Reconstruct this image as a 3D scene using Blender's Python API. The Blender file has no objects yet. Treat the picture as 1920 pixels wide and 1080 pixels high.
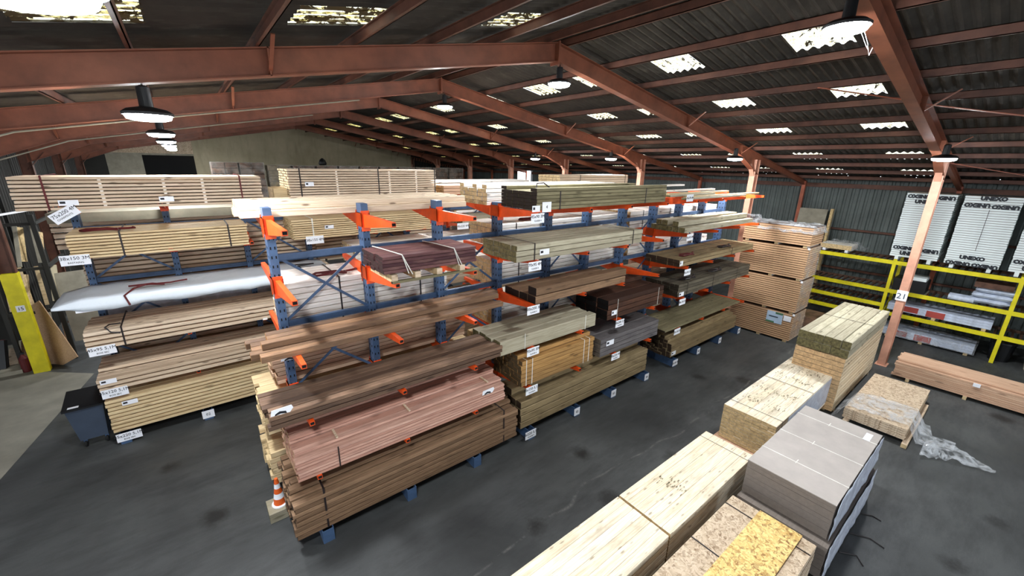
import bpy, math, random
from mathutils import Matrix, Vector, noise

random.seed(7)
sc = bpy.context.scene
COL = sc.collection
D = bpy.data

# ------------------------------------------------------------------ camera
F_PX, YAW, PITCH, ROLL = 763.9, math.radians(38.29), math.radians(16.85), math.radians(-1.013)
cam_d = D.cameras.new('camera'); cam = D.objects.new('camera', cam_d); COL.objects.link(cam)
cam_d.sensor_width = 36.0; cam_d.sensor_fit = 'HORIZONTAL'
cam_d.lens = F_PX / 1920 * 36.0
cam_d.clip_start = 0.05; cam_d.clip_end = 300
cy, sy, cp, sp, cr, sr = math.cos(YAW), math.sin(YAW), math.cos(PITCH), math.sin(PITCH), math.cos(ROLL), math.sin(ROLL)
f = Vector((sy*cp, cy*cp, -sp)); r = Vector((cy, -sy, 0)); dn = f.cross(r)
r2 = cr*r + sr*dn; d2 = -sr*r + cr*dn
m = Matrix((r2, -d2, -f)).transposed().to_4x4(); m.translation = Vector((0, 0, 6.1))
cam.matrix_world = m
sc.camera = cam

# ------------------------------------------------------------------ world, exposure
w = D.worlds.new('sky'); sc.world = w; w.use_nodes = True
bg = w.node_tree.nodes['Background']; bg.inputs[0].default_value = (0.86, 0.93, 1.0, 1); bg.inputs[1].default_value = 2.8
sc.view_settings.view_transform = 'Standard'; sc.view_settings.look = 'None'
sc.view_settings.exposure = 0.0; sc.view_settings.gamma = 1.0; sc.view_settings.use_curve_mapping = False
sc.cycles.use_denoising = True
sc.cycles.max_bounces = 8; sc.cycles.diffuse_bounces = 5; sc.cycles.transparent_max_bounces = 12
sc.cycles.sample_clamp_indirect = 6
LAMP_L = 600.0

# ------------------------------------------------------------------ material helpers
def s2l(c):
    return tuple((x/12.92 if x <= .04045 else ((x+.055)/1.055)**2.4) for x in [v/255 for v in c]) + (1,)

class NT:
    def __init__(s, name):
        s.m = D.materials.new(name); s.m.use_nodes = True
        s.t = s.m.node_tree; s.b = s.t.nodes['Principled BSDF']; s.out = s.t.nodes['Material Output']
    def n(s, ty, **k):
        x = s.t.nodes.new(ty)
        for a, v in k.items(): setattr(x, a, v)
        return x
    def l(s, a, b): s.t.links.new(a, b)
    def math(s, op, a, b=None, clamp=False):
        x = s.n('ShaderNodeMath', operation=op, use_clamp=clamp)
        for i, v in enumerate((a, b)):
            if v is None: continue
            if isinstance(v, (int, float)): x.inputs[i].default_value = v
            else: s.l(v, x.inputs[i])
        return x.outputs[0]
    def mix(s, fac, a, b, mode='MIX'):
        x = s.n('ShaderNodeMix', data_type='RGBA', blend_type=mode)
        for i, v in ((0, fac), (6, a), (7, b)):
            if isinstance(v, (int, float)): x.inputs[i].default_value = v
            elif isinstance(v, tuple): x.inputs[i].default_value = v
            else: s.l(v, x.inputs[i])
        return x.outputs[2]
    def noise(s, vec, scale, detail=3, rough=.5, dist=0):
        x = s.n('ShaderNodeTexNoise'); x.inputs['Scale'].default_value = scale
        x.inputs['Detail'].default_value = detail; x.inputs['Roughness'].default_value = rough
        x.inputs['Distortion'].default_value = dist
        s.l(vec, x.inputs['Vector']); return x.outputs['Fac']
    def ramp(s, fac, *stops):
        x = s.n('ShaderNodeValToRGB'); e = x.color_ramp.elements
        while len(e) < len(stops): e.new(.5)
        for el, (p, c) in zip(e, stops):
            el.position = p; el.color = c if isinstance(c, tuple) else (c, c, c, 1)
        s.l(fac, x.inputs[0]); return x.outputs[0]
    def scaled(s, vec, sc_):
        x = s.n('ShaderNodeVectorMath', operation='MULTIPLY'); s.l(vec, x.inputs[0]); x.inputs[1].default_value = sc_
        return x.outputs[0]
    def bump(s, h, strength=.3, dist=.01):
        x = s.n('ShaderNodeBump'); x.inputs['Strength'].default_value = strength; x.inputs['Distance'].default_value = dist
        s.l(h, x.inputs['Height']); s.l(x.outputs[0], s.b.inputs['Normal'])

def plain(name, c, rough=.6, metal=0, var=.12, vscale=3.0, spec=.4):
    k = NT(name); tc = k.n('ShaderNodeTexCoord')
    n1 = k.noise(tc.outputs['Object'], vscale, 5, .6)
    col = s2l(c); dk = tuple(v*(1-var*2.2) for v in col[:3]) + (1,); lt = tuple(min(1, v*(1+var)) for v in col[:3]) + (1,)
    k.l(k.ramp(n1, (.3, dk), (.7, lt)), k.b.inputs['Base Color'])
    k.b.inputs['Roughness'].default_value = rough; k.b.inputs['Metallic'].default_value = metal
    k.b.inputs['Specular IOR Level'].default_value = spec
    return k.m

def emit(name, c, strength):
    k = NT(name); e = k.n('ShaderNodeEmission'); e.inputs[0].default_value = c; e.inputs[1].default_value = strength
    k.l(e.outputs[0], k.out.inputs[0]); return k.m

def wood(name, a, b, dark, end, knots=.55, grain=1.0, rough=.75, blotch=0.0, blotchc=(60, 50, 45), ks=1.0, ends=.6):
    """boards run along local X; a/b = board-to-board range, end = sawn end colour"""
    k = NT(name); tc = k.n('ShaderNodeTexCoord'); oi = k.n('ShaderNodeObjectInfo')
    rv = k.n('ShaderNodeCombineXYZ')
    k.l(k.math('MULTIPLY', oi.outputs['Random'], 37.0), rv.inputs[0]); k.l(k.math('MULTIPLY', oi.outputs['Random'], 91.0), rv.inputs[1])
    k.l(k.math('MULTIPLY', oi.outputs['Random'], 53.0), rv.inputs[2])
    ad = k.n('ShaderNodeVectorMath', operation='ADD'); k.l(tc.outputs['Object'], ad.inputs[0]); k.l(rv.outputs[0], ad.inputs[1])
    P = ad.outputs[0]
    g = k.noise(k.scaled(P, (1.1, 26, 26)), 1.6*grain, 4, .6, .6)
    g2 = k.noise(k.scaled(P, (.8, 3, 3)), 1.2, 2, .5)
    base = k.mix(oi.outputs['Random'], s2l(a), s2l(b))
    base = k.mix(k.ramp(g2, (.35, 0.0), (.7, .55)), base, s2l(b))
    gm = k.ramp(g, (.42, 0.0), (.72, 1.0))
    base = k.mix(k.math('MULTIPLY', gm, .6), base, s2l(dark))
    v = k.n('ShaderNodeTexVoronoi'); v.inputs['Scale'].default_value = 1.0; k.l(k.scaled(P, (1.7*ks, 5.5*ks, 5.5*ks)), v.inputs['Vector'])
    kn = k.ramp(v.outputs['Distance'], (.09, 1.0), (.2, 0.0))
    base = k.mix(k.math('MULTIPLY', kn, knots), base, tuple(x*.35 for x in s2l(dark)[:3]) + (1,))
    if blotch:
        bl = k.noise(k.scaled(P, (1.0, 2.2, 2.2)), 1.7, 4, .6)
        base = k.mix(k.math('MULTIPLY', k.ramp(bl, (.5, 0.0), (.68, 1.0)), blotch), base, s2l(blotchc))
    sx = k.n('ShaderNodeSeparateXYZ'); k.l(tc.outputs['Normal'], sx.inputs[0])
    isend = k.math('GREATER_THAN', k.math('ABSOLUTE', sx.outputs[0]), .8)
    en = k.noise(P, 15, 4, .65)
    ec = k.mix(k.ramp(en, (.38, 0.0), (.62, ends)), s2l(end), tuple(x*.4 for x in s2l(end)[:3]) + (1,))
    k.l(k.mix(isend, base, ec), k.b.inputs['Base Color'])
    k.b.inputs['Roughness'].default_value = rough; k.b.inputs['Specular IOR Level'].default_value = .25
    k.bump(g, .25, .004)
    return k.m

M = {}
M['pine'] = wood('pale_pine', (228, 208, 184), (204, 182, 156), (146, 116, 90), (216, 190, 146), knots=.8, ks=1.3)
M['white_pine'] = wood('white_spruce', (250, 246, 240), (236, 230, 222), (184, 164, 144), (216, 188, 142), knots=.8, ks=1.2)
M['top_pine'] = wood('bright_spruce', (247, 240, 224), (238, 224, 196), (186, 150, 106), (214, 184, 136), knots=.6, blotch=.5, blotchc=(172, 160, 138), ks=1.9)
M['yellow_pine'] = wood('yellow_pine', (232, 210, 168), (212, 188, 146), (154, 120, 82), (222, 194, 142))
M['green'] = wood('treated_green', (152, 144, 112), (114, 106, 80), (66, 58, 42), (46, 36, 28), blotch=.5, blotchc=(84, 80, 56))
M['green_light'] = wood('treated_light_green', (202, 194, 170), (160, 152, 132), (110, 104, 78), (112, 104, 70), ends=.95, blotch=.25, blotchc=(120, 112, 84))
M['green_dark'] = wood('treated_dark_green', (112, 104, 88), (78, 72, 62), (46, 40, 30), (48, 40, 30), blotch=.4, blotchc=(48, 44, 34))
M['olive'] = wood('treated_olive', (164, 144, 108), (120, 104, 76), (74, 58, 40), (60, 46, 34), blotch=.4, blotchc=(78, 64, 44))
M['orange'] = wood('treated_amber', (196, 150, 90), (150, 116, 72), (98, 68, 40), (92, 76, 54), blotch=.2, blotchc=(110, 84, 60))
M['brown'] = wood('brown_decking', (150, 120, 98), (96, 74, 60), (46, 34, 28), (120, 92, 66), blotch=.45, blotchc=(66, 52, 46))
M['brown_warm'] = wood('brown_beams', (158, 122, 92), (104, 80, 62), (58, 42, 32), (190, 140, 90), blotch=.6, blotchc=(78, 62, 52))
M['brown_tan'] = wood('brown_tan', (158, 126, 98), (116, 90, 68), (58, 42, 30), (34, 24, 20), blotch=.3, blotchc=(84, 68, 52))
M['dark_brown'] = wood('dark_brown', (92, 60, 44), (60, 38, 28), (30, 18, 14), (14, 10, 9), blotch=.5, blotchc=(44, 28, 24))
M['pink'] = wood('pink_decking', (212, 172, 154), (186, 140, 122), (128, 84, 72), (216, 176, 130), knots=.3, blotch=.3, blotchc=(132, 92, 84))
M['purple'] = wood('purple_brown', (122, 84, 82), (78, 48, 52), (40, 22, 28), (58, 40, 38), blotch=.25, blotchc=(170, 130, 118))
M['grey_wood'] = wood('weathered_grey', (128, 122, 120), (92, 88, 90), (50, 46, 48), (120, 108, 96), blotch=.4, blotchc=(60, 58, 64))
M['pink_pine'] = wood('pinkish_pine', (222, 190, 162), (198, 160, 132), (150, 108, 84), (196, 160, 122))
M['chip_edge'] = wood('fibreboard_edge', (204, 170, 136), (186, 150, 116), (140, 104, 72), (196, 158, 122), knots=0, ends=.15)
M['chip_edge2'] = wood('greyed_board_edge', (150, 136, 118), (136, 122, 104), (116, 102, 88), (150, 136, 118), knots=0)
M['dark_gap'] = plain('panel_gap_shade', (92, 66, 46), .9, var=.05)  # dark fill painted in for the shade in gaps between stacked panels
M['grey_card'] = plain('grey_board', (178, 170, 164), .85, var=.05)
M['grey_mdf'] = wood('grey_mdf_edge', (134, 124, 116), (122, 112, 104), (104, 94, 86), (134, 124, 116), knots=0, ends=.2)
M['blue'] = plain('blue_steel', (70, 94, 128), .42, .1, .12, 5)
M['orange_steel'] = plain('orange_steel', (232, 84, 28), .4, 0, .1, 4)
M['red_steel'] = plain('red_brown_steel', (176, 98, 72), .5, 0, .16, 2.2)
M['beam_steel'] = plain('roof_beam_paint', (136, 80, 58), .5, 0, .16, 2.2)
M['purlin_steel'] = plain('purlin_paint', (96, 60, 46), .6, 0, .18, 3)
M['column_steel'] = plain('column_paint', (204, 150, 126), .5, 0, .12, 2.5)
M['yellow'] = plain('yellow_steel', (222, 208, 28), .5, 0, .1, 3)
M['black'] = plain('black_plastic', (20, 21, 24), .45)
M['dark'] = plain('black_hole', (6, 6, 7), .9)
M['dark_red'] = plain('dark_red_strap', (92, 24, 26), .6)
M['strap'] = plain('black_strap', (38, 30, 30), .5)
M['white_strap'] = plain('white_strap', (226, 224, 216), .5)
M['paper'] = plain('white_paper', (236, 238, 244), .6, var=.02)
M['ink'] = plain('black_ink', (24, 26, 34), .6, var=.02)
M['bin'] = plain('grey_blue_plastic', (58, 68, 84), .4, var=.08)
M['poly'] = plain('white_foam', (226, 234, 234), .7, var=.03)
M['rust'] = plain('rusty_roller', (98, 70, 56), .6, .3, .25, 6)
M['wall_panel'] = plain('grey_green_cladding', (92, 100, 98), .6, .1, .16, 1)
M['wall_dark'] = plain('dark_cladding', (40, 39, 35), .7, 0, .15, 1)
M['white_panel'] = plain('off_white_panel', (150, 144, 128), .8)
M['brown_wrap'] = plain('brown_wrapped_sacks', (120, 92, 74), .5, 0, .35, 3.5)
M['tan_wrap'] = plain('tan_wrapped_sacks', (146, 128, 96), .5, 0, .3, 3.5)
M['rubber'] = plain('black_rubber', (16, 16, 16), .8)
M['sack'] = plain('white_blue_sack', (196, 206, 224), .45, 0, .15, 5)
M['red_print'] = plain('red_print', (168, 70, 62), .6, var=.1)
M['lens'] = emit('lamp_lens', (0.93, 0.97, 1.0, 1), LAMP_L)
M['window_sky'] = None

def film(name, c, alpha, rough=.2, wrinkle=4):
    k = NT(name); tc = k.n('ShaderNodeTexCoord'); n1 = k.noise(tc.outputs['Object'], wrinkle, 4, .6, 1.0)
    k.b.inputs['Base Color'].default_value = s2l(c); k.b.inputs['Roughness'].default_value = rough
    k.l(k.ramp(n1, (.35, max(0, alpha-.2)), (.7, min(1, alpha+.25))), k.b.inputs['Alpha'])
    k.bump(n1, .35, .02); return k.m
M['film'] = film('clear_stretch_film', (222, 226, 230), .22, .15)
M['film_thin'] = film('thin_flat_film', (214, 212, 206), .1, .2, 2)
M['film_white'] = film('milky_film', (206, 212, 226), .85, .25)
M['white_sheet'] = film('white_plastic_sheet', (222, 230, 238), 1.3, .3, 5)

def osb(name, a, b, c):
    k = NT(name); tc = k.n('ShaderNodeTexCoord'); P = tc.outputs['Object']
    d = k.n('ShaderNodeVectorMath', operation='ADD'); nz = k.n('ShaderNodeTexNoise'); nz.inputs['Scale'].default_value = 9; k.l(P, nz.inputs['Vector'])
    k.l(P, d.inputs[0]); k.l(k.scaled(nz.outputs['Color'], (.22, .22, .22)), d.inputs[1])
    v = k.n('ShaderNodeTexVoronoi'); v.inputs['Scale'].default_value = 1; k.l(k.scaled(d.outputs[0], (14, 34, 30)), v.inputs['Vector'])
    v2 = k.n('ShaderNodeTexVoronoi'); v2.inputs['Scale'].default_value = 1; k.l(k.scaled(d.outputs[0], (38, 15, 30)), v2.inputs['Vector'])
    sp_ = k.n('ShaderNodeSeparateColor'); k.l(v.outputs['Color'], sp_.inputs[0])
    sp2 = k.n('ShaderNodeSeparateColor'); k.l(v2.outputs['Color'], sp2.inputs[0])
    col = k.ramp(sp_.outputs[0], (.1, s2l(c)), (.3, s2l(b)), (.8, s2l(a)))
    col2 = k.ramp(sp2.outputs[1], (.08, s2l(c)), (.3, s2l(b)), (.7, s2l(a)))
    k.l(k.mix(.45, col, col2), k.b.inputs['Base Color']); k.b.inputs['Roughness'].default_value = .7
    return k.m
M['osb'] = osb('osb_bright', (244, 214, 142), (216, 172, 98), (132, 88, 44))
M['osb_pale'] = osb('osb_pale', (214, 194, 168), (188, 164, 136), (136, 110, 84))

def floor_mat():
    k = NT('asphalt_floor'); tc = k.n('ShaderNodeTexCoord'); P = tc.outputs['Object']
    n1 = k.noise(P, .35, 5, .6, .4); n2 = k.noise(k.scaled(P, (.5, 1.6, 1)), 1.1, 6, .7); n3 = k.noise(P, 60, 3, .7)
    c = k.ramp(n1, (.3, s2l((50, 52, 53))), (.7, s2l((88, 90, 90))))
    c = k.mix(k.ramp(n2, (.45, 0.0), (.7, .6)), c, s2l((42, 42, 43)))
    c = k.mix(k.ramp(n3, (.3, .3), (.8, 0.0)), c, s2l((48, 48, 47)))
    # dark round tyre and oil blots
    v = k.n('ShaderNodeTexVoronoi'); v.inputs['Scale'].default_value = .8; k.l(P, v.inputs['Vector'])
    dst = k.math('ADD', v.outputs['Distance'], k.math('MULTIPLY', k.noise(P, 6, 4, .7), .22))
    c = k.mix(k.ramp(dst, (.22, .8), (.34, 0.0)), c, s2l((28, 27, 26)))
    # pale scratch lines along the aisle
    sx = k.n('ShaderNodeSeparateXYZ'); k.l(P, sx.inputs[0])
    wv = k.math('ADD', sx.outputs[1], k.math('MULTIPLY', k.noise(P, .6, 2), .18))
    ln = k.math('ABSOLUTE', k.math('SUBTRACT', k.math('ADD', wv, k.math('MULTIPLY', k.noise(P, .25, 2), 2.4)), 5.4))
    ln2 = k.math('MULTIPLY', k.ramp(ln, (.0, 1.0), (.035, 0.0)), k.ramp(k.noise(P, 3, 4, .7), (.45, 0.0), (.65, .55)))
    c = k.mix(ln2, c, s2l((130, 128, 124)))
    # lighter concrete apron near the yard side
    ap = k.math('ADD', k.math('MULTIPLY', sx.outputs[0], -1.0), k.math('MULTIPLY', k.noise(P, .8, 3), .8))
    c = k.mix(k.ramp(ap, (.0, 0.0), (1.0, 0.0)), c, s2l((120, 118, 110)))
    k.l(c, k.b.inputs['Base Color'])
    k.l(k.ramp(n2, (.3, .42), (.7, .75)), k.b.inputs['Roughness']); k.b.inputs['Specular IOR Level'].default_value = .35
    k.bump(n3, .25, .006); return k.m
M['floor'] = floor_mat()
M['apron'] = plain('pale_concrete', (128, 124, 112), .8, 0, .12, 1.5)

def roof_mat():
    k = NT('fibre_cement_roof'); tc = k.n('ShaderNodeTexCoord'); P = tc.outputs['Object']
    n1 = k.noise(P, 1.2, 6, .65); n2 = k.noise(k.scaled(P, (1, 6, 1)), 2, 4, .6)
    c = k.ramp(n1, (.3, s2l((38, 34, 29))), (.7, s2l((66, 61, 54))))
    c = k.mix(k.ramp(n2, (.55, 0.0), (.75, .5)), c, s2l((96, 92, 84)))
    k.l(c, k.b.inputs['Base Color']); k.b.inputs['Roughness'].default_value = .9; return k.m
M['roof'] = roof_mat()

def pane_mat(name, dirt_lo, dirt_hi):
    """old ribbed rooflight sheet: clear enough to show the sky, moss and dirt in patches"""
    k = NT(name); tc = k.n('ShaderNodeTexCoord'); P = tc.outputs['Object']
    n1 = k.noise(k.scaled(P, (1, 1.8, 1)), 4.5, 5, .7, .5)
    tr = k.n('ShaderNodeBsdfTransparent'); tr.inputs[0].default_value = (1, .97, .84, 1)
    mx = k.n('ShaderNodeMixShader'); k.l(k.ramp(n1, (dirt_lo, 1.0), (dirt_hi, 0.0)), mx.inputs[0])
    k.l(tr.outputs[0], mx.inputs[1]); k.b.inputs['Base Color'].default_value = s2l((80, 66, 40)); k.b.inputs['Roughness'].default_value = .9
    k.l(k.b.outputs[0], mx.inputs[2]); k.l(mx.outputs[0], k.out.inputs[0]); 
    n2 = k.noise(P, 14, 3, .6)
    k.l(k.ramp(n2, (.35, (.5, .43, .24, 1)), (.55, (.9, .87, .7, 1))), tr.inputs[0])
    return k.m
M['pane'] = pane_mat('rooflight_sheet', .40, .43)
M['pane_dirty'] = pane_mat('mossy_rooflight_sheet', .47, .50)

def wall_concrete():
    k = NT('plastered_gable'); tc = k.n('ShaderNodeTexCoord'); P = tc.outputs['Object']
    n1 = k.noise(P, .5, 6, .6); n2 = k.noise(k.scaled(P, (2.5, 1, .4)), 1.5, 4, .6)
    c = k.ramp(n1, (.3, s2l((158, 148, 120))), (.7, s2l((194, 182, 154))))
    c = k.mix(k.ramp(n2, (.5, 0.0), (.8, .4)), c, s2l((120, 114, 94)))
    k.l(c, k.b.inputs['Base Color']); k.b.inputs['Roughness'].default_value = .9; return k.m
M['gable'] = wall_concrete()

# ------------------------------------------------------------------ mesh helpers
class MB:
    def __init__(s): s.v = []; s.f = []; s.mi = []
    def add(s, vs, fs, mi=0):
        o = len(s.v); s.v += [tuple(p) for p in vs]; s.f += [tuple(i+o for i in q) for q in fs]; s.mi += [mi]*len(fs); return s
    def box(s, x0, x1, y0, y1, z0, z1, mi=0):
        return s.add([(x0,y0,z0),(x1,y0,z0),(x1,y1,z0),(x0,y1,z0),(x0,y0,z1),(x1,y0,z1),(x1,y1,z1),(x0,y1,z1)],
              [(3,2,1,0),(4,5,6,7),(0,1,5,4),(1,2,6,5),(2,3,7,6),(3,0,4,7)], mi)
    def cbox(s, x0, x1, y0, y1, z0, z1, c, mi=0):
        """box along X with its four long edges chamfered"""
        pr = [(y0+c,z0),(y1-c,z0),(y1,z0+c),(y1,z1-c),(y1-c,z1),(y0+c,z1),(y0,z1-c),(y0,z0+c)]
        vs = [(x0,a,b) for a, b in pr] + [(x1,a,b) for a, b in pr]
        fs = [tuple(range(7, -1, -1)), tuple(range(8, 16))] + [(i, (i+1) % 8, (i+1) % 8+8, i+8) for i in range(8)]
        return s.add(vs, fs, mi)
    def bar(s, a, b, wy, wz, mi=0, up=(0, 0, 1)):
        a = Vector(a); b = Vector(b); d = (b-a).normalized(); u = Vector(up)
        if abs(d.dot(u)) > .98: u = Vector((0, 1, 0))
        sd = d.cross(u).normalized(); u2 = sd.cross(d)
        vs = [p + sd*i*wy/2 + u2*j*wz/2 for p in (a, b) for i, j in ((-1,-1),(1,-1),(1,1),(-1,1))]
        return s.add(vs, [(3,2,1,0),(4,5,6,7),(0,1,5,4),(1,2,6,5),(2,3,7,6),(3,0,4,7)], mi)
    def prism(s, pts, y0, y1, mi=0, axis='y'):
        """polygon pts in XZ extruded along Y (or in YZ along X)"""
        n = len(pts)
        if axis == 'y': vs = [(a, y0, b) for a, b in pts] + [(a, y1, b) for a, b in pts]
        elif axis == 'x': vs = [(y0, a, b) for a, b in pts] + [(y1, a, b) for a, b in pts]
        else: vs = [(a, b, y0) for a, b in pts] + [(a, b, y1) for a, b in pts]
        return s.add(vs, [tuple(range(n)), tuple(range(2*n-1, n-1, -1))] + [(i, i+n, (i+1) % n+n, (i+1) % n) for i in range(n)], mi)
    def lathe(s, c, prof, seg=24, mi=0, cap=True):
        cx, cy_, cz = c; vs = []
        for r_, z_ in prof:
            vs += [(cx+r_*math.cos(2*math.pi*i/seg), cy_+r_*math.sin(2*math.pi*i/seg), cz+z_) for i in range(seg)]
        fs = []
        for j in range(len(prof)-1):
            fs += [(j*seg+i, j*seg+(i+1) % seg, (j+1)*seg+(i+1) % seg, (j+1)*seg+i) for i in range(seg)]
        if cap: fs += [tuple(range(seg-1, -1, -1)), tuple((len(prof)-1)*seg+i for i in range(seg))]
        return s.add(vs, fs, mi)
    def tube(s, pts, r_, seg=6, mi=0):
        pts = [Vector(p) for p in pts]; vs = []
        for i, p in enumerate(pts):
            d = (pts[min(i+1, len(pts)-1)] - pts[max(i-1, 0)]).normalized()
            u = Vector((0, 0, 1)) if abs(d.z) < .9 else Vector((1, 0, 0)); a = d.cross(u).normalized(); b = a.cross(d)
            vs += [p + r_*(a*math.cos(2*math.pi*k/seg) + b*math.sin(2*math.pi*k/seg)) for k in range(seg)]
        fs = [(j*seg+i, j*seg+(i+1) % seg, (j+1)*seg+(i+1) % seg, (j+1)*seg+i) for j in range(len(pts)-1) for i in range(seg)]
        fs += [tuple(range(seg-1, -1, -1)), tuple((len(pts)-1)*seg+i for i in range(seg))]
        return s.add(vs, fs, mi)
    def mesh(s, name, *mats):
        me = D.meshes.new(name); me.from_pydata(s.v, [], s.f)
        for mt in mats: me.materials.append(mt)
        if len(mats) > 1: me.polygons.foreach_set('material_index', s.mi)
        me.update(); return me
    def obj(s, name, *mats, parent=None, smooth=False):
        me = s.mesh(name, *mats); o = D.objects.new(name, me); COL.objects.link(o)
        if parent: o.parent = parent; o.matrix_parent_inverse = Matrix.Translation(-parent.location) if parent.type == 'EMPTY' else Matrix()
        if smooth: me.polygons.foreach_set('use_smooth', [True]*len(me.polygons))
        return o

def tag(o, label=None, cat=None, group=None, kind=None):
    if label: o['label'] = label
    if cat: o['category'] = cat
    if group: o['group'] = group
    if kind: o['kind'] = kind
    return o
def thing(name, loc, label, cat, group=None):
    o = D.objects.new(name, None); COL.objects.link(o); o.location = loc; o.empty_display_size = .1
    return tag(o, label, cat, group)
def link(name, me, parent, loc, rot=(0, 0, 0), scale=(1, 1, 1)):
    """child object placed in world coordinates LOC under an unrotated Empty"""
    o = D.objects.new(name, me); COL.objects.link(o); o.parent = parent
    o.location = Vector(loc) - (parent.location if parent else Vector()); o.rotation_euler = rot; o.scale = scale
    return o
def struct(o): o['kind'] = 'structure'; return o

def text_mesh(name, body, size, mat, parent, loc, rot, extrude=.002, bold=0.0):
    cu = D.curves.new(name, 'FONT'); cu.body = body; cu.size = size; cu.align_x = 'CENTER'; cu.align_y = 'CENTER'; cu.extrude = extrude
    cu.resolution_u = 2; cu.offset = bold
    t = D.objects.new(name, cu); COL.objects.link(t)
    dg = bpy.context.evaluated_depsgraph_get(); me = D.meshes.new_from_object(t.evaluated_get(dg))
    D.objects.remove(t); me.materials.clear(); me.materials.append(mat)
    o = D.objects.new(name, me); COL.objects.link(o)
    o.parent = parent
    o.location = Vector(loc) - (parent.location if parent else Vector()); o.rotation_euler = rot
    return o

# ------------------------------------------------------------------ building shell
RIDGE, SL = 6.6, .18
def ztop(x, add=0.0): return 8.54 + add - SL*abs(x-RIDGE)          # top of a rafter
XL, XR, YN, YF = -10.0, 23.0, -8.0, 37.2

struct(MB().box(XL-1, XR+.3, YN-6, YF+.5, -.2, 0).obj('floor', M['floor']))
SKY_X = [(8.5, 9.45), (11.3, 12.25), (14.1, 15.05), (18.05, 18.95), (20.95, 21.9)]
SKY_Y = [3.05, 5.72, 8.15, 10.2, 13.0, 16.4, 18.6, 20.8, 23.0, 25.4, 27.8, 30.4, 33.0]
SKY_L = [(1.4, 2.45, 6.1, 1), (4.4, 5.3, 6.1, 1), (-1.05, -.05, 6.1, 1), (-5.5, -4.5, 6.1, 1)]
PER = .18
def corr(y): return .026*math.cos(2*math.pi*y/PER)
holes = [(a, b, y-.45, y+.45, 0) for a, b in SKY_X for y in SKY_Y] + [(a, b, y-.45, y+.45, 1) for a, b, y, _ in SKY_L]
def roof_part(name, side):
    mb = MB()
    xs = sorted({RIDGE, XR+.4 if side > 0 else XL-.4} | {v for h in holes for v in h[:2] if (v > RIDGE) == (side > 0)} | ({22.55, 22.62} if side > 0 else set()))
    N = int((YF-YN+.4)/PER*5); ys = [YN-.2+i*PER/5 for i in range(N+1)]
    base = {}
    for i, x in enumerate(xs):
        for j, y in enumerate(ys): base[i, j] = len(mb.v); mb.v.append((x, y, ztop(x, .20)+corr(y)))
    for i in range(len(xs)-1):
        xm = (xs[i]+xs[i+1])/2
        hs = [h for h in holes if h[0] < xm < h[1]]
        for j in range(N):
            ym = (ys[j]+ys[j+1])/2
            if any(h[2] < ym < h[3] for h in hs): continue
            if side > 0 and 22.5 < xm < 22.65 and (ym % 1.08) < .07: continue     # small daylight leaks above the wall plate
            mb.f.append((base[i, j], base[i+1, j], base[i+1, j+1], base[i, j+1])); mb.mi.append(0)
    return struct(mb.obj(name, M['roof']))
roof_part('roof_east', 1); roof_part('roof_west', -1)
for n, (x0, x1, y0, y1, dirty) in enumerate(holes):
    mb = MB(); ys = [y0+i*PER/5 for i in range(int((y1-y0)/PER*5)+2)]
    for y in ys: mb.v += [(x0-.02, y, ztop(x0, .205)+corr(y)), (x1+.02, y, ztop(x1, .205)+corr(y))]
    mb.f = [(2*i, 2*i+1, 2*i+3, 2*i+2) for i in range(len(ys)-1)]; mb.mi = [0]*len(mb.f)
    struct(mb.obj('window_%d' % (n+1), M['pane_dirty' if dirty else 'pane']))

# walls
def cladding(name, axis, at, a0, a1, z0, zf, mat, step=.25, depth=.035, thick=.12):
    """ribbed metal sheet wall; zf(a) gives its top"""
    mb = MB(); prof = []
    a = a0
    while a < a1:
        for da, dd in ((0, 0), (.12, 0), (.15, depth), (.22, depth)):
            if a+da <= a1: prof.append((a+da, dd))
        a += step
    prof.append((a1, 0))
    for a, dd in prof:
        p = [(at+dd, a), (a, at+dd)][axis == 'y']
        q = [(at+thick, a), (a, at+thick)][axis == 'y']
        mb.v += [(p[0], p[1], z0), (p[0], p[1], zf(a)), (q[0], q[1], z0), (q[0], q[1], zf(a))]
    for i in range(len(prof)-1):
        k = 4*i; mb.f += [(k, k+4, k+5, k+1), (k+2, k+3, k+7, k+6), (k+1, k+5, k+7, k+3)]; mb.mi += [0]*3
    return struct(mb.obj(name, mat))
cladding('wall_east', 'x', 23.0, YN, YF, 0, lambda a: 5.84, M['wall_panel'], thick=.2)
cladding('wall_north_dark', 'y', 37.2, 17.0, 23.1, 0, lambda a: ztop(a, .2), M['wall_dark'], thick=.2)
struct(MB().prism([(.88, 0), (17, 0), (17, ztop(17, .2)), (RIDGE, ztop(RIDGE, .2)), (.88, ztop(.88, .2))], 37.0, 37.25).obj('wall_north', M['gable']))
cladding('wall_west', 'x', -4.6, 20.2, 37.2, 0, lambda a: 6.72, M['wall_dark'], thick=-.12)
struct(MB().box(-3.6, -1.85, 37.0, 37.15, 0, 6.3).obj('wall_north_panel', M['white_panel']))
struct(MB().prism([(-4.6, 6.42), (.88, 6.42), (.88, ztop(.88, .2)), (-4.6, ztop(-4.6, .2))], 37.0, 37.15).obj('wall_north_upper', M['osb_pale']))
struct(MB().box(-3.6, .88, 36.9, 37.16, 6.3, 6.42).obj('trim_1', M['white_panel']))
struct(MB().box(-4.8, 1.2, 37.6, 37.65, -.1, 6.8).obj('doorway_dark_fill', M['dark']))  # black sheet behind the opening, standing in for its dark inside
struct(MB().box(-4.6, -3.6, 37.05, 37.15, 0, 6.3).obj('wall_north_corner', M['wall_dark']))
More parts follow.
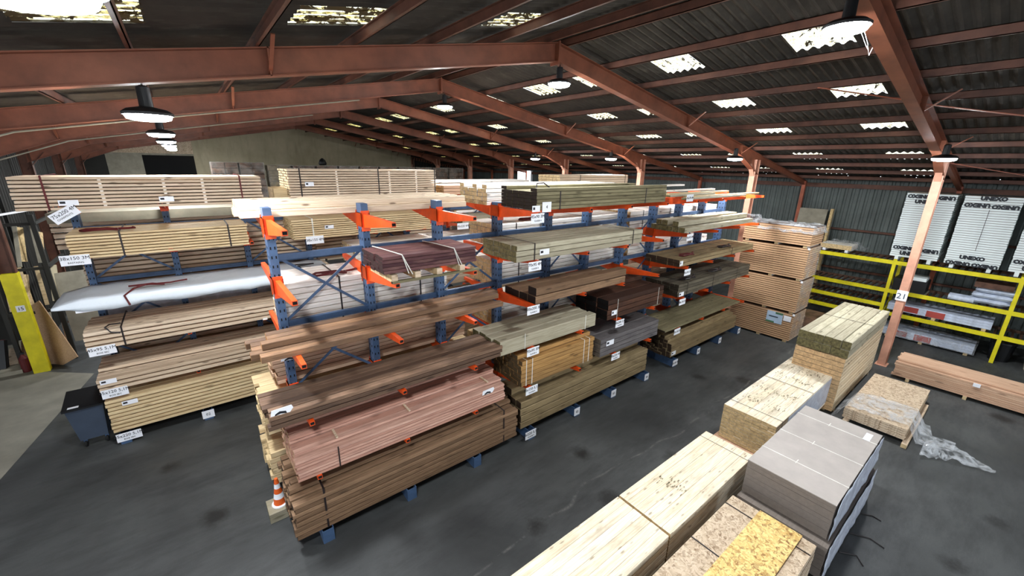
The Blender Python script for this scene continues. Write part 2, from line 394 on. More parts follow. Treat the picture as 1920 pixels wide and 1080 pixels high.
# outer west bay: wall with tall openings added to bring in ambient daylight
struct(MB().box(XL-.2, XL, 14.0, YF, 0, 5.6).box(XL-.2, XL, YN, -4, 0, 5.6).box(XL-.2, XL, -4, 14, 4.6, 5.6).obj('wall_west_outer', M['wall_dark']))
struct(MB().box(XL, -4.6, 20.3, 20.4, 0, 6.4).obj('wall_west_return', M['wall_dark']))
# south wall, behind the viewer, with a wide opening added for fill daylight
struct(MB().box(XL, XL+2, YN-.2, YN, 0, 6.3).box(21, XR, YN-.2, YN, 0, 5.8).box(XL+2, 21, YN-.2, YN, 5.3, 5.8).box(XL+2, 12, YN-.2, YN, 5.8, 6.4).prism([(-4, 6.4), (12, 6.4), (12, ztop(12, .1)), (RIDGE, ztop(RIDGE, .1)), (-4, ztop(-4, .1))], YN-.2, YN).obj('wall_south', M['wall_panel']))
# wall rails and window on the east side
struct(MB().box(22.86, 22.98, YN, YF, 5.36, 5.54).box(22.86, 22.98, YN, YF, 3.55, 3.63).box(22.84, 22.98, YN, YF, 1.8, 1.88).obj('trim_2', M['purlin_steel']))
M['window_sky'] = emit('bright_daylight', (.93, .97, 1, 1), 6.0)
struct(MB().box(22.80, 22.97, 26.6, 28.4, 4.75, 5.65).obj('window_97', M['paper']))
struct(MB().box(22.77, 22.80, 26.68, 28.32, 4.8, 5.6).obj('window_98', M['window_sky']))

# ---- portal frames
YFR = [2.0 + 5.03*k for k in range(-1, 8)]
def ibeam(mb, p0, p1, d0, d1, y, fw=.2, t=.016):
    """rafter web between (x,z) top points with depth d0/d1, flanges top and bottom"""
    (xa, za), (xb, zb) = p0, p1
    mb.prism([(xa, za-t), (xb, zb-t), (xb, zb-d1+t), (xa, za-d0+t)], y-.008, y+.008)
    mb.prism([(xa, za), (xb, zb), (xb, zb-t), (xa, za-t)], y-fw/2, y+fw/2)
    mb.prism([(xa, za-d0+t), (xb, zb-d1+t), (xb, zb-d1), (xa, za-d0)], y-fw/2, y+fw/2)
for k, y in enumerate(YFR):
    mb = MB()
    for sgn, xk, xe in ((1, 15.7, 22.9), (-1, -2.5, -9.9)):
        ibeam(mb, (RIDGE, ztop(RIDGE)), (xk, ztop(xk)), .36, .36, y)
        xc = 17.35 if sgn > 0 else -4.15
        ibeam(mb, (xk, ztop(xk)), (xc, ztop(xc)), .36, .72, y)
        ibeam(mb, (xc, ztop(xc)), (xe, ztop(xe)), .24, .2, y, .12)
        for xs_ in (RIDGE+sgn*5.4, xk):                                   # web stiffeners with fly braces
            mb.box(xs_-.01, xs_+.01, y-.1, y+.1, ztop(xs_)-.36, ztop(xs_))
            mb.bar((xs_, y-.03, ztop(xs_)-.33), (xs_, y-.55, ztop(xs_)+.06), .05, .02)
    mb.box(RIDGE-.02, RIDGE+.02, y-.13, y+.13, ztop(RIDGE)-.42, ztop(RIDGE)+.02)
    o = struct(mb.obj('roof_beam', M['beam_steel']))
    for xc, e in ((17.2, 'east'), (-4.2, 'west')):
        c = MB(); zt = ztop(xc)-.2
        lo = 3.0 if (e == 'west' and k == 4) else 0
        c.box(xc-.15, xc-.135, y-.1, y+.1, lo, zt).box(xc+.135, xc+.15, y-.1, y+.1, lo, zt).box(xc-.14, xc+.14, y-.006, y+.006, lo, zt)
        if lo == 0: c.box(xc-.2, xc+.2, y-.15, y+.15, 0, .02)
        c.bar((xc-.5 if e == 'east' else xc+.5, y, zt-.15), (xc-.02 if e == 'east' else xc+.02, y, zt-.75), .15, .012)
        col = struct(c.obj('column', M['column_steel'] if e == 'east' else M['purlin_steel']))  # west columns painted darker to stand in for the dim bay
        if lo:
            p = MB(); p.box(xc-.165, xc-.135, y-.11, y+.11, 0, lo).box(xc+.135, xc+.165, y-.11, y+.11, 0, lo).box(xc-.14, xc+.14, y-.02, y+.02, 0, lo)
            p.box(xc-.165, xc+.165, y-.13, y-.11, 0, lo)
            struct(p.obj('column_yellow_paint', M['yellow']))
    wp = MB(); wp.box(22.72, 22.86, y-.07, y+.07, 0, 5.6); struct(wp.obj('column', M['red_steel']))
# ---- purlins
def purlin(x, tilt):
    mb = MB(); z = ztop(x); s = -SL*tilt
    for (a0, a1, b0, b1) in ((0, .05, 0, .012), (0, .012, 0, .15), (0, .05, .138, .15)):
        mb.box(x+a0*tilt if tilt > 0 else x-a1, x+a1 if tilt > 0 else x-a0, YN, YF, z+b0, z+b1)
    struct(mb.obj('roof_purlin_beam', M['purlin_steel']))
for i in range(12): purlin(6.82+1.4*i, 1)
for i in range(12): purlin(6.38-1.32*i, -1)
# diagonal roof ties in the second bay
struct(MB().bar((12.2, 2.0, ztop(12.2)-.1), (16.8, -3.0, ztop(16.8)-.1), .09, .012).bar((17.4, 1.9, 6.35), (22.8, -3.0, 5.3), .09, .012)
       .bar((12.0, 2.0, ztop(12)-.12), (10.6, 3.4, ztop(10.6)-.1), .06, .012).obj('roof_tie_beam', M['red_steel']))

# ------------------------------------------------------------------ timber bundles
def board_mesh(L, wd, h, mat, c=None, name='board'):
    c = min(wd, h)*.07 if c is None else c
    return MB().cbox(0, L, 0, wd, 0, h, c).mesh(name, mat)

def strap_loop(x, y0, y1, z0, z1, wd=.03, g=.006):
    mb = MB()
    mb.box(x, x+wd, y0-g, y0-g+.003, z0-g, z1+g).box(x, x+wd, y1+g-.003, y1+g, z0-g, z1+g)
    mb.box(x, x+wd, y0-g, y1+g, z1+g-.003, z1+g).box(x, x+wd, y0-g, y1+g, z0-g, z0-g+.003)
    return mb

def stack(name, label, cat, x0, x1, y0, y1, z0, z1, nw, nl, mat, jit=.01, group=None, straps=(), smat='strap', gap=.10, cols=None,
          part='board', vj=0.0, slip=None, sides=True, top_extra=(), knots=()):
    """a banded pack of boards running along X; one child per board that shows"""
    t = thing(name, (x0, (y0+y1)/2, z0), label, cat, group)
    wd, h = (y1-y0)/nw, (z1-z0)/nl
    meshes = [board_mesh(x1-x0, wd*(1-gap*.5), h*(1-gap), mat, name=part) for _ in range(1)]
    for i in range(nw):
        n_i = nl if cols is None else cols[min(i, len(cols)-1)]
        for j in range(n_i):
            inner = 0 < i < nw-1 and j < n_i-1
            if inner and not sides: continue
            dx = random.uniform(-jit, jit) + (slip(i, j) if slip else 0)
            link(part, random.choice(meshes), t, (x0+dx, y0+i*wd+random.uniform(-vj, vj), z0+j*h))
    for i in top_extra:
        link(part, meshes[0], t, (x0+random.uniform(-jit, jit), y0+i*wd, z0+nl*h))
    for xs in straps:
        top = z1 if cols is None else z0+h*cols[0]
        strap_loop(xs, y0, y1, z0, z1).obj('strap', M[smat], parent=t)
    for (xs, c) in knots:                                        # bunched webbing tail with ratchet lying on the pack
        pts = [(xs + .35*math.sin(a*1.3) + .05*a, y0+.25+.1*math.cos(a*2.1), z1+.03+.012*math.sin(a*3)) for a in [q*.5 for q in range(14)]]
        MB().tube(pts, .022, 5).obj('ratchet_tail', M[c], parent=t)
    return t

def sticker(t, x, z, y, wd=.22, h=.11):
    o = MB().box(x, x+wd, y-.004, y, z, z+h).obj('label_sticker', M['paper'], parent=t)
    q = MB().box(x+.02, x+wd*.35, y-.006, y-.004, z+h*.35, z+h*.75).obj('print', M['ink'], parent=o)
    return o

# ------------------------------------------------------------------ cantilever racks
LV = [1.20, 2.19, 3.15, 4.12, 5.09]
def post_mesh():
    mb = MB(); mb.box(-.06, .06, 0, .25, 0, 5.4)
    for z in [i*.15+.4 for i in range(33)]:
        for dy in (.07, .18):
            mb.box(-.062, -.06, dy-.014, dy+.014, z, z+.045, 1)
        for dx in (-.03, .03): mb.box(dx-.009, dx+.009, -.002, 0, z, z+.045, 1)
    return mb.mesh('upright', M['blue'], M['dark'])
POST = post_mesh()
def arm_mesh(s):
    L = 1.28; mb = MB()
    mb.prism([(0, -.14), (0, .10), (-L*s if s > 0 else L, .10), (-L*s if s > 0 else L, .03)], -.035, .035, 0, 'x')
    mb.box(-.075, .075, min(0, -s*.012), max(0, -s*.012), -.2, .16)      # bracket plate
    mb.box(-.08, -.062, -.02 if s > 0 else -.27, .27 if s > 0 else .02, -.12, .12).box(.062, .08, -.02 if s > 0 else -.27, .27 if s > 0 else .02, -.12, .12)
    e = -L*s
    mb.box(-.028, .028, min(e-s*.004, e), max(e-s*.004, e), .045, .09, 1)
    return mb.mesh('arm', M['orange_steel'], M['dark'])
ARM_F, ARM_B = arm_mesh(1), arm_mesh(-1)
def base_mesh(yf, yb):
    mb = MB(); mb.box(-.09, -.075, yf, yb, 0, .25).box(.075, .09, yf, yb, 0, .25).box(-.075, .075, yf, yf+.01, 0, .25).box(-.075, .075, yf+.02, yb, .05, .06)
    mb.box(-.075, .075, yf+.35, yb, .24, .25)
    return mb.mesh('base', M['blue'])
def rack(label, xs, yp, tops, skip_f=(), skip_b=(), brace=(), first=None):
    t = thing('cantilever_rack', (xs[0], yp, 0), label, 'rack', 'cantilever racks of the timber hall')
    bm_ = base_mesh(-1.30, 1.40)
    for i, x in enumerate(xs):
        link('upright', POST, t, (x, yp, 0), scale=(1, 1, tops/5.4))
        link('base', bm_, t, (x, yp, 0))
        for l, z in enumerate(LV):
            if (i, l) not in skip_f: link('arm', ARM_F, t, (x, yp, z+.03))
            if (i, l) not in skip_b: link('arm', ARM_B, t, (x, yp+.25, z+.03))
    seq = ([first] if first is not None else []) + list(xs)
    for i in range(len(seq)-1):
        a, b = seq[i]+.06, seq[i+1]-.06
        for z in (.7, 2.2, 3.45, 4.6):
            MB().box(a, b, yp+.08, yp+.16, z-.05, z+.05).obj('brace', M['blue'], parent=t)
        if i % 2 == 0 or brace:
            mb = MB()
            for z in (.75, 2.25, 3.5):
                mb.bar((a, yp+.12, z), (b, yp+.12, z+1.1), .012, .045); mb.bar((a, yp+.14, z+1.1), (b, yp+.14, z), .012, .045)
            mb.obj('cross_brace', M['blue'], parent=t)
    return t
YA, YB = 7.30, 12.60
rack('blue cantilever rack with orange arms and an empty top row, carrying brown and pink boards', [.94, 2.43, 3.9], YA, 5.4)
rack('blue cantilever rack carrying the amber and light green timber, numbered 02 to 04', [5.40, 6.93, 8.37, 9.9], YA, 5.3, first=3.9)
rack('blue cantilever rack with orange arms beside the tall tower of fibreboard packs', [11.43, 12.9, 14.4, 15.9], YA, 5.3, first=9.9,)
rack('blue cantilever rack of the second row, between the wheeled bin and the white sheeted pack', [-1.95, -.45, 1.05, 2.55, 4.05], YB, 5.1)
rack('blue cantilever rack of the second row, carrying the topmost loose pale beams', [5.55, 7.05, 8.55, 10.05, 11.55, 13.05, 14.55], YB, 5.1, first=4.05)

F0, F1, B0, B1 = 6.06, 7.22, 7.62, 8.75        # front and back load depths of the first row
Z = [.26, 1.33, 2.32, 3.28, 4.25, 5.22]
# ---- first rack, front side
t = stack('decking_bundle', 'dark brown knotty decking bundle lowest on the front rack, beside the traffic cone', 'timber bundle', .52, 5.0, 6.05, 7.2, Z[0], 1.04, 8, 9, M['brown_tan'], .05,
      group='bundles on the first rack', straps=(.95, 4.6), cols=[8, 8, 9, 9, 8, 9, 10, 10], vj=.014, gap=.16)
t = stack('decking_bundle', 'pinkish red decking boards stacked in steps above the dark brown bundle', 'timber bundle', .64, 4.62, 6.05, 7.2, Z[1], Z[1]+.64, 8, 12, M['pink'], .025,
      group='bundles on the first rack', straps=(), cols=[7, 8, 8, 10, 10, 12, 12, 12], vj=.006, gap=.16)
MB().box(1.25, 1.27, 6.038, 7.2, 1.325, 1.33).box(1.25, 1.27, 6.036, 6.041, 1.33, 1.71).obj('strap', M['strap'], parent=t)
for xs in (1.28, 2.55, 4.28): MB().box(xs, xs+.035, 6.2, 6.47, Z[1]+.427, Z[1]+.445).obj('spacer', M['pine'], parent=t)
stack('decking_bundle', 'wide brown decking bundle with a white paper at its sawn end, above the pink boards', 'timber bundle', .40, 4.56, 6.08, 6.90, Z[2]+.02, Z[2]+.42, 6, 5, M['brown'], .04,
      group='bundles on the first rack', cols=[3, 3, 3, 3, 3, 3], vj=.01, gap=.18)
BEAM = board_mesh(4.35, .15, .10, M['brown_warm'], .008, 'beam')
for i in range(5):
    o = D.objects.new('loose_beam', BEAM); COL.objects.link(o); o.location = (.42+random.uniform(-.08, .12), 6.38+.165*i, Z[3]); o.rotation_euler = (0, 0, random.uniform(-.004, .004))
    tag(o, 'long brown stained beam lying loose on the rack above the wide brown decking', 'beam', 'loose brown beams on the third arm level')
for i in range(3):
    o = D.objects.new('loose_beam', BEAM); COL.objects.link(o); o.location = (.50+random.uniform(-.05, .2), 6.62+.17*i, Z[3]+.102)
    tag(o, 'long brown stained beam in the upper layer of the loose brown beams', 'beam', 'upper loose brown beams')
t = stack('plank_bundle', 'purple brown plank bundle tied with white cord over a broken pallet', 'timber bundle', 2.24, 3.96, 6.08, 7.0, Z[4]+.16, Z[4]+.44, 5, 5, M['purple'], .02, group='bundles on the first rack', vj=.004)
for xs in (2.65, 3.6):
    MB().tube([(xs, 6.07, 4.38), (xs-.1, 6.07, 4.7), (xs-.22, 6.6, 4.72), (xs-.24, 7.0, 4.70)], .009, 5).tube([(xs-.1, 6.07, 4.7), (xs+.06, 6.06, 4.36)], .009, 5).obj('white_cord', M['white_strap'], parent=t)
t = thing('broken_pallet', (2.3, 6.1, Z[4]), 'broken wooden pallet with a long grey batten under the purple planks', 'pallet')
for i, xx in enumerate((2.35, 2.75, 3.15, 3.6)): MB().box(xx, xx+.1, 6.05, 7.0, Z[4]+.02, Z[4]+.14).obj('pallet_block', M['pine'], parent=t)
MB().box(2.35, 4.0, 6.03, 6.09, Z[4]-.0, Z[4]+.04).obj('pallet_batten', M['green'], parent=t)
# ---- second rack, front side
stack('timber_bundle', 'olive treated beams lowest on the rack above the floor feet 02 and 03', 'timber bundle', 5.12, 9.92, 6.10, 7.15, Z[0]+.05, 1.02, 6, 4, M['olive'], .02, group='bundles on the second rack', cols=[4, 4, 5, 5, 4, 4], vj=.004)
t = stack('timber_bundle', 'amber stained posts bound with pale cord, above the olive beams', 'timber bundle', 5.12, 7.46, 6.10, 7.15, Z[1]+.07, 2.12, 8, 7, M['orange'], .02, group='bundles on the second rack', cols=[6, 7, 7, 7, 7, 7, 7, 7], vj=.003)
for xs in (5.25, 5.42, 7.1, 7.28): strap_loop(xs, 6.10, 7.15, Z[1]+.07, 2.02, .018).obj('cord', M['white_strap'], parent=t)
t = stack('timber_bundle', 'pale green grey treated beams over the amber posts', 'timber bundle', 4.52, 7.45, 6.12, 7.1, Z[2]-.02, Z[2]+.34, 4, 1, M['green_light'], .03, group='bundles on the second rack', vj=.003)
MB().box(5.2, 5.215, 6.108, 6.115, 2.3, 2.66).box(7.1, 7.115, 6.108, 6.115, 2.3, 2.66).obj('cord', M['white_strap'], parent=t)
t = stack('timber_bundle', 'weathered grey thick planks stacked beside the amber posts', 'timber bundle', 7.75, 10.32, 6.10, 7.2, Z[1]+.02, Z[1]+.52, 3, 4, M['grey_wood'], .02, group='bundles on the second rack', vj=.004)
sticker(t, 7.95, 1.62, 6.08, .3, .14)
t = stack('timber_bundle', 'very dark brown block of planks hung at the weathered grey planks', 'timber bundle', 7.9, 10.35, 6.10, 7.2, Z[2]+.02, Z[2]+.56, 3, 4, M['dark_brown'], .02, group='bundles on the second rack', top_extra=(2,))
sticker(t, 8.05, 2.45, 6.08, .2, .13)
MB().box(8.28, 8.29, 6.085, 6.09, 2.1, 2.85).box(10.1, 10.11, 6.085, 6.09, 2.35, 2.85).obj('cord', M['white_strap'], parent=t)
t = stack('timber_bundle', 'tan brown sleepers with near black ends, beside a blue post', 'timber bundle', 5.46, 8.5, 6.10, 7.2, Z[3]-.02, Z[3]+.36, 4, 2, M['brown_tan'], .015, group='bundles on the second rack', cols=[2, 1, 1, 1])
t = stack('timber_bundle', 'light green treated posts with mottled ends and a white sticker', 'timber bundle', 4.9, 9.0, 6.08, 7.25, Z[4], Z[4]+.34, 6, 3, M['green_light'], .01, group='bundles on the second rack', straps=(5.35, 8.6))
sticker(t, 5.5, 4.33, 6.07, .26, .12)
t = stack('timber_bundle', 'green brown treated beams with black ends on the topmost arms', 'timber bundle', 5.38, 9.85, 6.08, 7.25, Z[5]+.02, Z[5]+.38, 6, 5, M['green'], .01, group='bundles on the second rack', straps=(6.0, 8.95), top_extra=(0, 5))
sticker(t, 5.25, 5.22, 6.06, .2, .12)
MB().tube([(5.9, 6.7, 5.62), (6.0, 6.8, 5.72), (6.2, 6.8, 5.73), (6.3, 6.7, 5.63), (6.15, 6.6, 5.62)], .015, 5).obj('ratchet_tail', M['strap'], parent=t)
MB().box(6.05, 6.3, 6.3, 6.45, 5.601, 5.606).obj('yellow_note', M['yellow'], parent=t)
# ---- third rack, front side
t = stack('timber_bundle', 'greenish brown boards lowest on the rack beside the fibreboard tower', 'timber bundle', 11.15, 15.55, 6.06, 7.2, Z[0]+.1, 1.0, 8, 7, M['olive'], .05, group='bundles on the third rack', cols=[5, 6, 7, 7, 7, 7, 7, 7], vj=.006)
sticker(t, 11.2, .42, 6.04, .24, .13)
SHEET = board_mesh(4.95, .19, .045, M['green'], .004, 'plank')
for i in range(6):
    o = D.objects.new('loose_plank', SHEET); COL.objects.link(o); o.location = (10.7+random.uniform(-.04, .04), 6.06+.192*i, Z[1]+.0)
    tag(o, 'thin greenish plank lying in the flat row above the lowest greenish brown boards', 'plank', 'flat row of thin green planks')
t = stack('timber_bundle', 'dark green treated bundle with black straps across its top', 'timber bundle', 11.1, 15.9, 6.06, 7.2, Z[2]+.05, Z[2]+.44, 8, 4, M['green_dark'], .02, group='bundles on the third rack', straps=(11.6, 13.2, 14.9), knots=((11.9, 'strap'), (13.6, 'strap')))
sticker(t, 11.15, 2.38, 6.04, .26, .13)
t = stack('timber_bundle', 'dark ended brown treated beams with a dark red ratchet tail on top', 'timber bundle', 10.95, 15.85, 6.06, 7.2, Z[3]+.04, Z[3]+.26, 6, 2, M['olive'], .02, group='bundles on the third rack', straps=(14.2,), knots=((11.6, 'dark_red'), (14.0, 'strap')))
sticker(t, 10.95, 3.36, 6.04, .16, .14)
t = stack('timber_bundle', 'yellow green treated beams with near black stepped ends below the topmost shelf', 'timber bundle', 11.0, 15.4, 6.06, 7.2, Z[4]+.06, Z[4]+.22, 6, 1, M['green_light'], .06, group='bundles on the third rack', top_extra=(1, 3, 4))
TOPB = [(9.7, 12.2, 6.9, .34, 'white_pine'), (10.2, 13.6, 6.65, .2, 'white_pine'), (10.6, 14.2, 6.45, .13, 'yellow_pine'), (10.4, 13.0, 6.28, .1, 'green_light'), (10.9, 14.6, 6.08, .02, 'green_light'), (11.2, 15.8, 6.2, .05, 'yellow_pine')]
for (a, b, yy, dz, mt) in TOPB:
    o = D.objects.new('loose_batten', board_mesh(b-a, .16, .05, M[mt], .004, 'batten')); COL.objects.link(o); o.location = (a, yy, Z[5]+dz); o.rotation_euler = (0, 0, random.uniform(-.03, .03))
    tag(o, 'pale batten lying loose and skewed on the topmost arms beside the column', 'batten', 'loose battens on the top shelf')
# ---- back side of the first row
def back(label, x0, x1, z0, z1, nw, nl, mt, **k):
    return stack('timber_bundle', label, 'timber bundle', x0, x1, k.pop('y0', B0), k.pop('y1', B1), z0, z1, nw, nl, M[mt], k.pop('jit', .015), group=k.pop('group', 'bundles behind the first row of posts'), **k)
back('ragged pale yellow boards jutting out behind the brown decking, near the floor', .42, 4.9, Z[0], .95, 6, 6, 'yellow_pine', jit=.06)
back('ragged pale yellow boards jutting out behind the pink decking', .50, 4.9, Z[1], 2.05, 6, 9, 'yellow_pine', jit=.09)
back('pinkish pale boards behind the brown decking with sawn ends showing beside a blue post', .72, 4.6, Z[2]-.05, Z[2]+.42, 6, 6, 'pink_pine', jit=.04)
t = back('big white spruce pack with a dark red ratchet strap, seen through the cross braces', 1.0, 4.2, Z[3]-.02, Z[3]+.80, 6, 8, 'white_pine', straps=(1.95, 3.55), smat='strap', knots=((1.75, 'dark_red'),))
for i in range(7):
    o = D.objects.new('loose_beam', board_mesh(4.1, .15, .11, M['pine'], .008, 'beam')); COL.objects.link(o); o.location = (.58+random.uniform(-.03, .03), B0-.02+.16*i, Z[5]+.0)
    tag(o, 'long pale pine beam lying along the topmost arms over the cross braces', 'beam', 'pale beams on the top arms')
    if i % 2 == 0:
        q = D.objects.new('loose_beam', o.data); COL.objects.link(q); q.location = (.62, B0+.05+.16*i, Z[5]+.113); tag(q, o['label'], 'beam', o['group'])
back('pale squared timber pack with three raised end blocks on the topmost arms', 5.25, 9.7, Z[5]+.0, Z[5]+.36, 6, 4, 'white_pine', straps=(6.0, 6.5, 8.2), top_extra=(0, 2, 5), knots=((6.4, 'dark_red'), (8.4, 'dark_red')))
back('yellow ended white spruce pack behind the light green posts', 5.5, 10.3, Z[4]+.0, Z[4]+.52, 6, 5, 'white_pine', straps=(6.1, 8.6), knots=((6.6, 'dark_red'),))
back('white spruce pack with mottled yellow ends behind the tan sleepers', 5.5, 10.3, Z[3]+.0, Z[3]+.62, 6, 6, 'white_pine', straps=(6.2,))
back('pale pine pack low behind the dark brown block', 5.4, 10.2, Z[2]-.02, Z[2]+.5, 6, 5, 'white_pine')
back('pale pine pack behind the amber posts', 5.4, 10.2, Z[1], Z[1]+.5, 6, 4, 'yellow_pine', sides=False)
back('white pine pack with black bands behind the yellow green beams', 10.55, 15.9, Z[4]+.02, Z[4]+.55, 6, 4, 'white_pine', straps=(11.2, 12.7, 14.2))
back('pale pine pack with stepped yellow ends behind the dark ended brown beams', 10.6, 15.5, Z[3]+.02, Z[3]+.42, 6, 4, 'white_pine')
back('pale boards behind the dark green bundle', 10.6, 15.5, Z[2]+.02, Z[2]+.4, 6, 4, 'pine', sides=False)
back('pale boards behind the flat row of green planks', 10.6, 15.5, Z[1]+.02, Z[1]+.6, 6, 4, 'pine', sides=False)

# ---- second row, front side
G0, G1 = 11.3, 12.5
def second(label, x0, x1, z0, z1, nw, nl, mt, **k):
    return stack('timber_bundle', label, 'timber bundle', x0, x1, k.pop('y0', G0), k.pop('y1', G1), z0, z1, nw, nl, M[mt], k.pop('jit', .012), group=k.pop('group', 'bundles on the second row'), **k)
t = second('tall pale pine pack lowest in the second row beside the wheeled bin', -2.1, 3.0, Z[0]+.06, 1.12, 6, 9, 'yellow_pine', gap=.30)
sticker(t, -1.85, .92, G0-.01, .26, .1)
t = second('pale pine boards in two steps above the lowest pack by the wheeled bin', -2.13, 3.0, Z[1]+.0, 1.74, 6, 4, 'pine', gap=.30, cols=[3, 3, 4, 4, 4, 4])
sticker(t, -2.08, 1.5, G0-.01, .26, .1)
t = second('pale pine pack with a black webbing strap looped at one end', -2.12, 3.0, Z[2]-.03, 2.70, 6, 4, 'pine', gap=.30, straps=(-1.55,), smat='strap')
MB().tube([(-1.55, 11.5, 2.72), (-1.72, 11.45, 2.74), (-1.78, 11.34, 2.73), (-1.7, 11.285, 2.62), (-1.56, 11.285, 2.58)], .016, 5).obj('ratchet_tail', M['strap'], parent=t)
MB().box(1.0, 1.1, 11.26, 11.3, 2.28, 2.33).obj('wood_block', M['white_pine'], parent=t)
t = second('low pine pack under a loose white plastic sheet', -2.0, 2.85, Z[3]-.08, Z[3]+.08, 6, 1, 'pine')
mb = MB(); NX, NY = 60, 12
prof = [(-.03, -.12), (-.035, -.02), (-.02, .10)] + [(i/8*1.25, .125) for i in range(9)]
for i in range(NX+1):
    x = -2.42 + i*(5.15/NX)
    for j, (dy, dz) in enumerate(prof):
        n = noise.noise(Vector((x*2.3, dy*4, dz*7)))*.05
        cor = 1 if x > -2.0 else max(.15, (x+2.55)/.55)
        mb.v.append((x, G0+dy+n*.6, Z[3]-.03+dz*cor+abs(n)*.8 + (.02*math.sin(x*5+j) if j == 0 else 0)))
W = len(prof)
mb.f = [(i*W+j, (i+1)*W+j, (i+1)*W+j+1, i*W+j+1) for i in range(NX) for j in range(W-1)]; mb.mi = [0]*len(mb.f)
o = mb.obj('plastic_sheet', M['white_sheet'], parent=t, smooth=True)
md = o.modifiers.new('thick', 'SOLIDIFY'); md.thickness = .006
MB().tube([(-1.3, 11.25, 3.15), (-1.35, 11.26, 3.36), (-1.2, 11.5, 3.44), (-1.0, 11.6, 3.47), (-.7, 11.5, 3.45), (-.9, 11.65, 3.46), (-1.3, 11.7, 3.45), (-.6, 11.6, 3.45), (-.3, 11.7, 3.45)], .02, 5).obj('ratchet_tail', M['dark_red'], parent=t)
MB().tube([(2.1, 11.25, 3.15), (2.15, 11.27, 3.38), (2.0, 11.6, 3.46), (2.4, 11.7, 3.46), (1.9, 11.8, 3.46)], .02, 5).obj('ratchet_tail', M['strap'], parent=t)
t = second('thick yellowish pine pack held by two dark webbing straps, fourth arm level', -1.95, 1.0, Z[4]-.06, 4.68, 6, 8, 'yellow_pine', gap=.30, straps=(-1.2, .62), smat='strap', knots=((-1.6, 'dark_red'),))
t = second('long pale pine pack with two dark straps on the topmost arms of the second row', -2.45, 1.42, Z[5]-.08, 5.76, 6, 9, 'pine', gap=.30, straps=(-2.05, 1.0), smat='dark_red')

def laths(t, xs, z0, z1, nl, y=None):
    h = (z1-z0)/nl
    for x in xs:
        mb = MB()
        for j in range(1, nl): mb.box(x, x+.05, G0+.004, G0+.5, z0+j*h-.3*h, z0+j*h)
        mb.obj('spacer_laths', M['white_pine'], parent=t)
laths(t, (-1.3, -.35, .3), Z[5]-.08, 5.76, 9)
sticker(t, -1.9, 5.22, G0-.01, .27, .1); sticker(t, -.45, 5.24, G0-.01, .24, .1)
t = second('tall banded pale pine pack of thin boards on the topmost arms of the second row', 2.0, 5.95, Z[5]-.04, 5.92, 6, 12, 'pine', gap=.3, straps=(2.25, 4.2, 5.9), smat='strap')
laths(t, (3.1, 4.5, 5.3), Z[5]-.04, 5.92, 12)
sticker(t, 2.36, 5.5, G0-.01, .2, .1)
t = second('thin yellow board pack under the tall banded pine pack', 1.95, 5.9, Z[4]-.05, 4.70, 6, 9, 'yellow_pine', gap=.3, straps=(2.4,), smat='white_strap')
sticker(t, 2.7, 4.42, G0-.01, .22, .09)
second('low pale beams beyond the tall banded pack, on the topmost arms', 6.2, 10.8, Z[5]-.04, 5.46, 6, 3, 'pink_pine')
second('banded pale pine pack on the topmost arms nearest the column', 11.1, 15.2, Z[5]-.02, 5.76, 6, 6, 'pine', straps=(12.2, 15.0))
second('greenish grey beams on the fourth arm level beyond the yellow board pack', 6.85, 11.8, Z[4]-.03, 4.44, 6, 1, 'green_light')
for i, (a, b) in enumerate(((3.4, 8.0), (8.2, 13.0))):
    for l in (0, 1, 2, 3):
        nm = [('third', 'white'), ('second', 'pale'), ('first', 'yellowish'), ('lowest', 'pale pine')][3-l]
        second('%s timber pack, %s level of the second row behind the %s rack' % (nm[1], nm[0], ('first', 'second')[i]), a, b, Z[l], Z[l]+[.7, .5, .45, .6][l], 6, 5, ['pine', 'yellow_pine', 'pine', 'white_pine'][l], sides=False)
second('pale pine beams on the fourth level beyond the greenish grey beams', 12.0, 16.6, Z[4], Z[4]+.5, 6, 5, 'pine', sides=False)
# ---- second row, back side
C0, C1 = 12.95, 14.1
def rear(label, x0, x1, z0, z1, nl, mt, **k):
    return stack('timber_bundle', label, 'timber bundle', x0, x1, C0, C1, z0, z1, 6, nl, M[mt], .012, group='bundles behind the second row of posts', sides=False, gap=.30, **k)
t = rear('greyish pine pack behind the long pack on the topmost arms', -2.4, 2.1, Z[4]-.1, 4.9, 6, 'pine')
MB().box(-2.42, 2.12, C0-.03, C1+.02, 4.72, 4.93).obj('grey_cover', plain('grey_tarpaulin', (132, 126, 108), .8), parent=t)
rear('grey brown pine pack behind the two strap yellowish pack', -2.1, 2.6, Z[3]-.05, 4.1, 8, 'pine')
rear('pine pack with dark gaps behind the thin yellow board pack', 2.8, 7.4, Z[3], 4.0, 7, 'pine')
t = rear('bluish plastic wrapped pack behind the looped black strap', -2.0, 2.8, Z[2], 3.1, 3, 'pine')
MB().box(-2.02, 2.82, C0-.02, C1+.02, Z[2]-.01, 3.12).obj('plastic_wrap', M['film_white'], parent=t)
rear('pine pack behind the two step boards', -2.0, 2.8, Z[1], 2.0, 5, 'pine')
rear('pine pack behind the lowest pack by the wheeled bin', -2.0, 2.8, Z[0], 1.0, 5, 'pine')
rear('pale pack behind the low pale beams', 6.2, 11.0, Z[5]-.05, 5.55, 4, 'white_pine')
rear('pale pack behind the greenish grey beams', 7.6, 12.4, Z[4], 4.9, 5, 'white_pine')

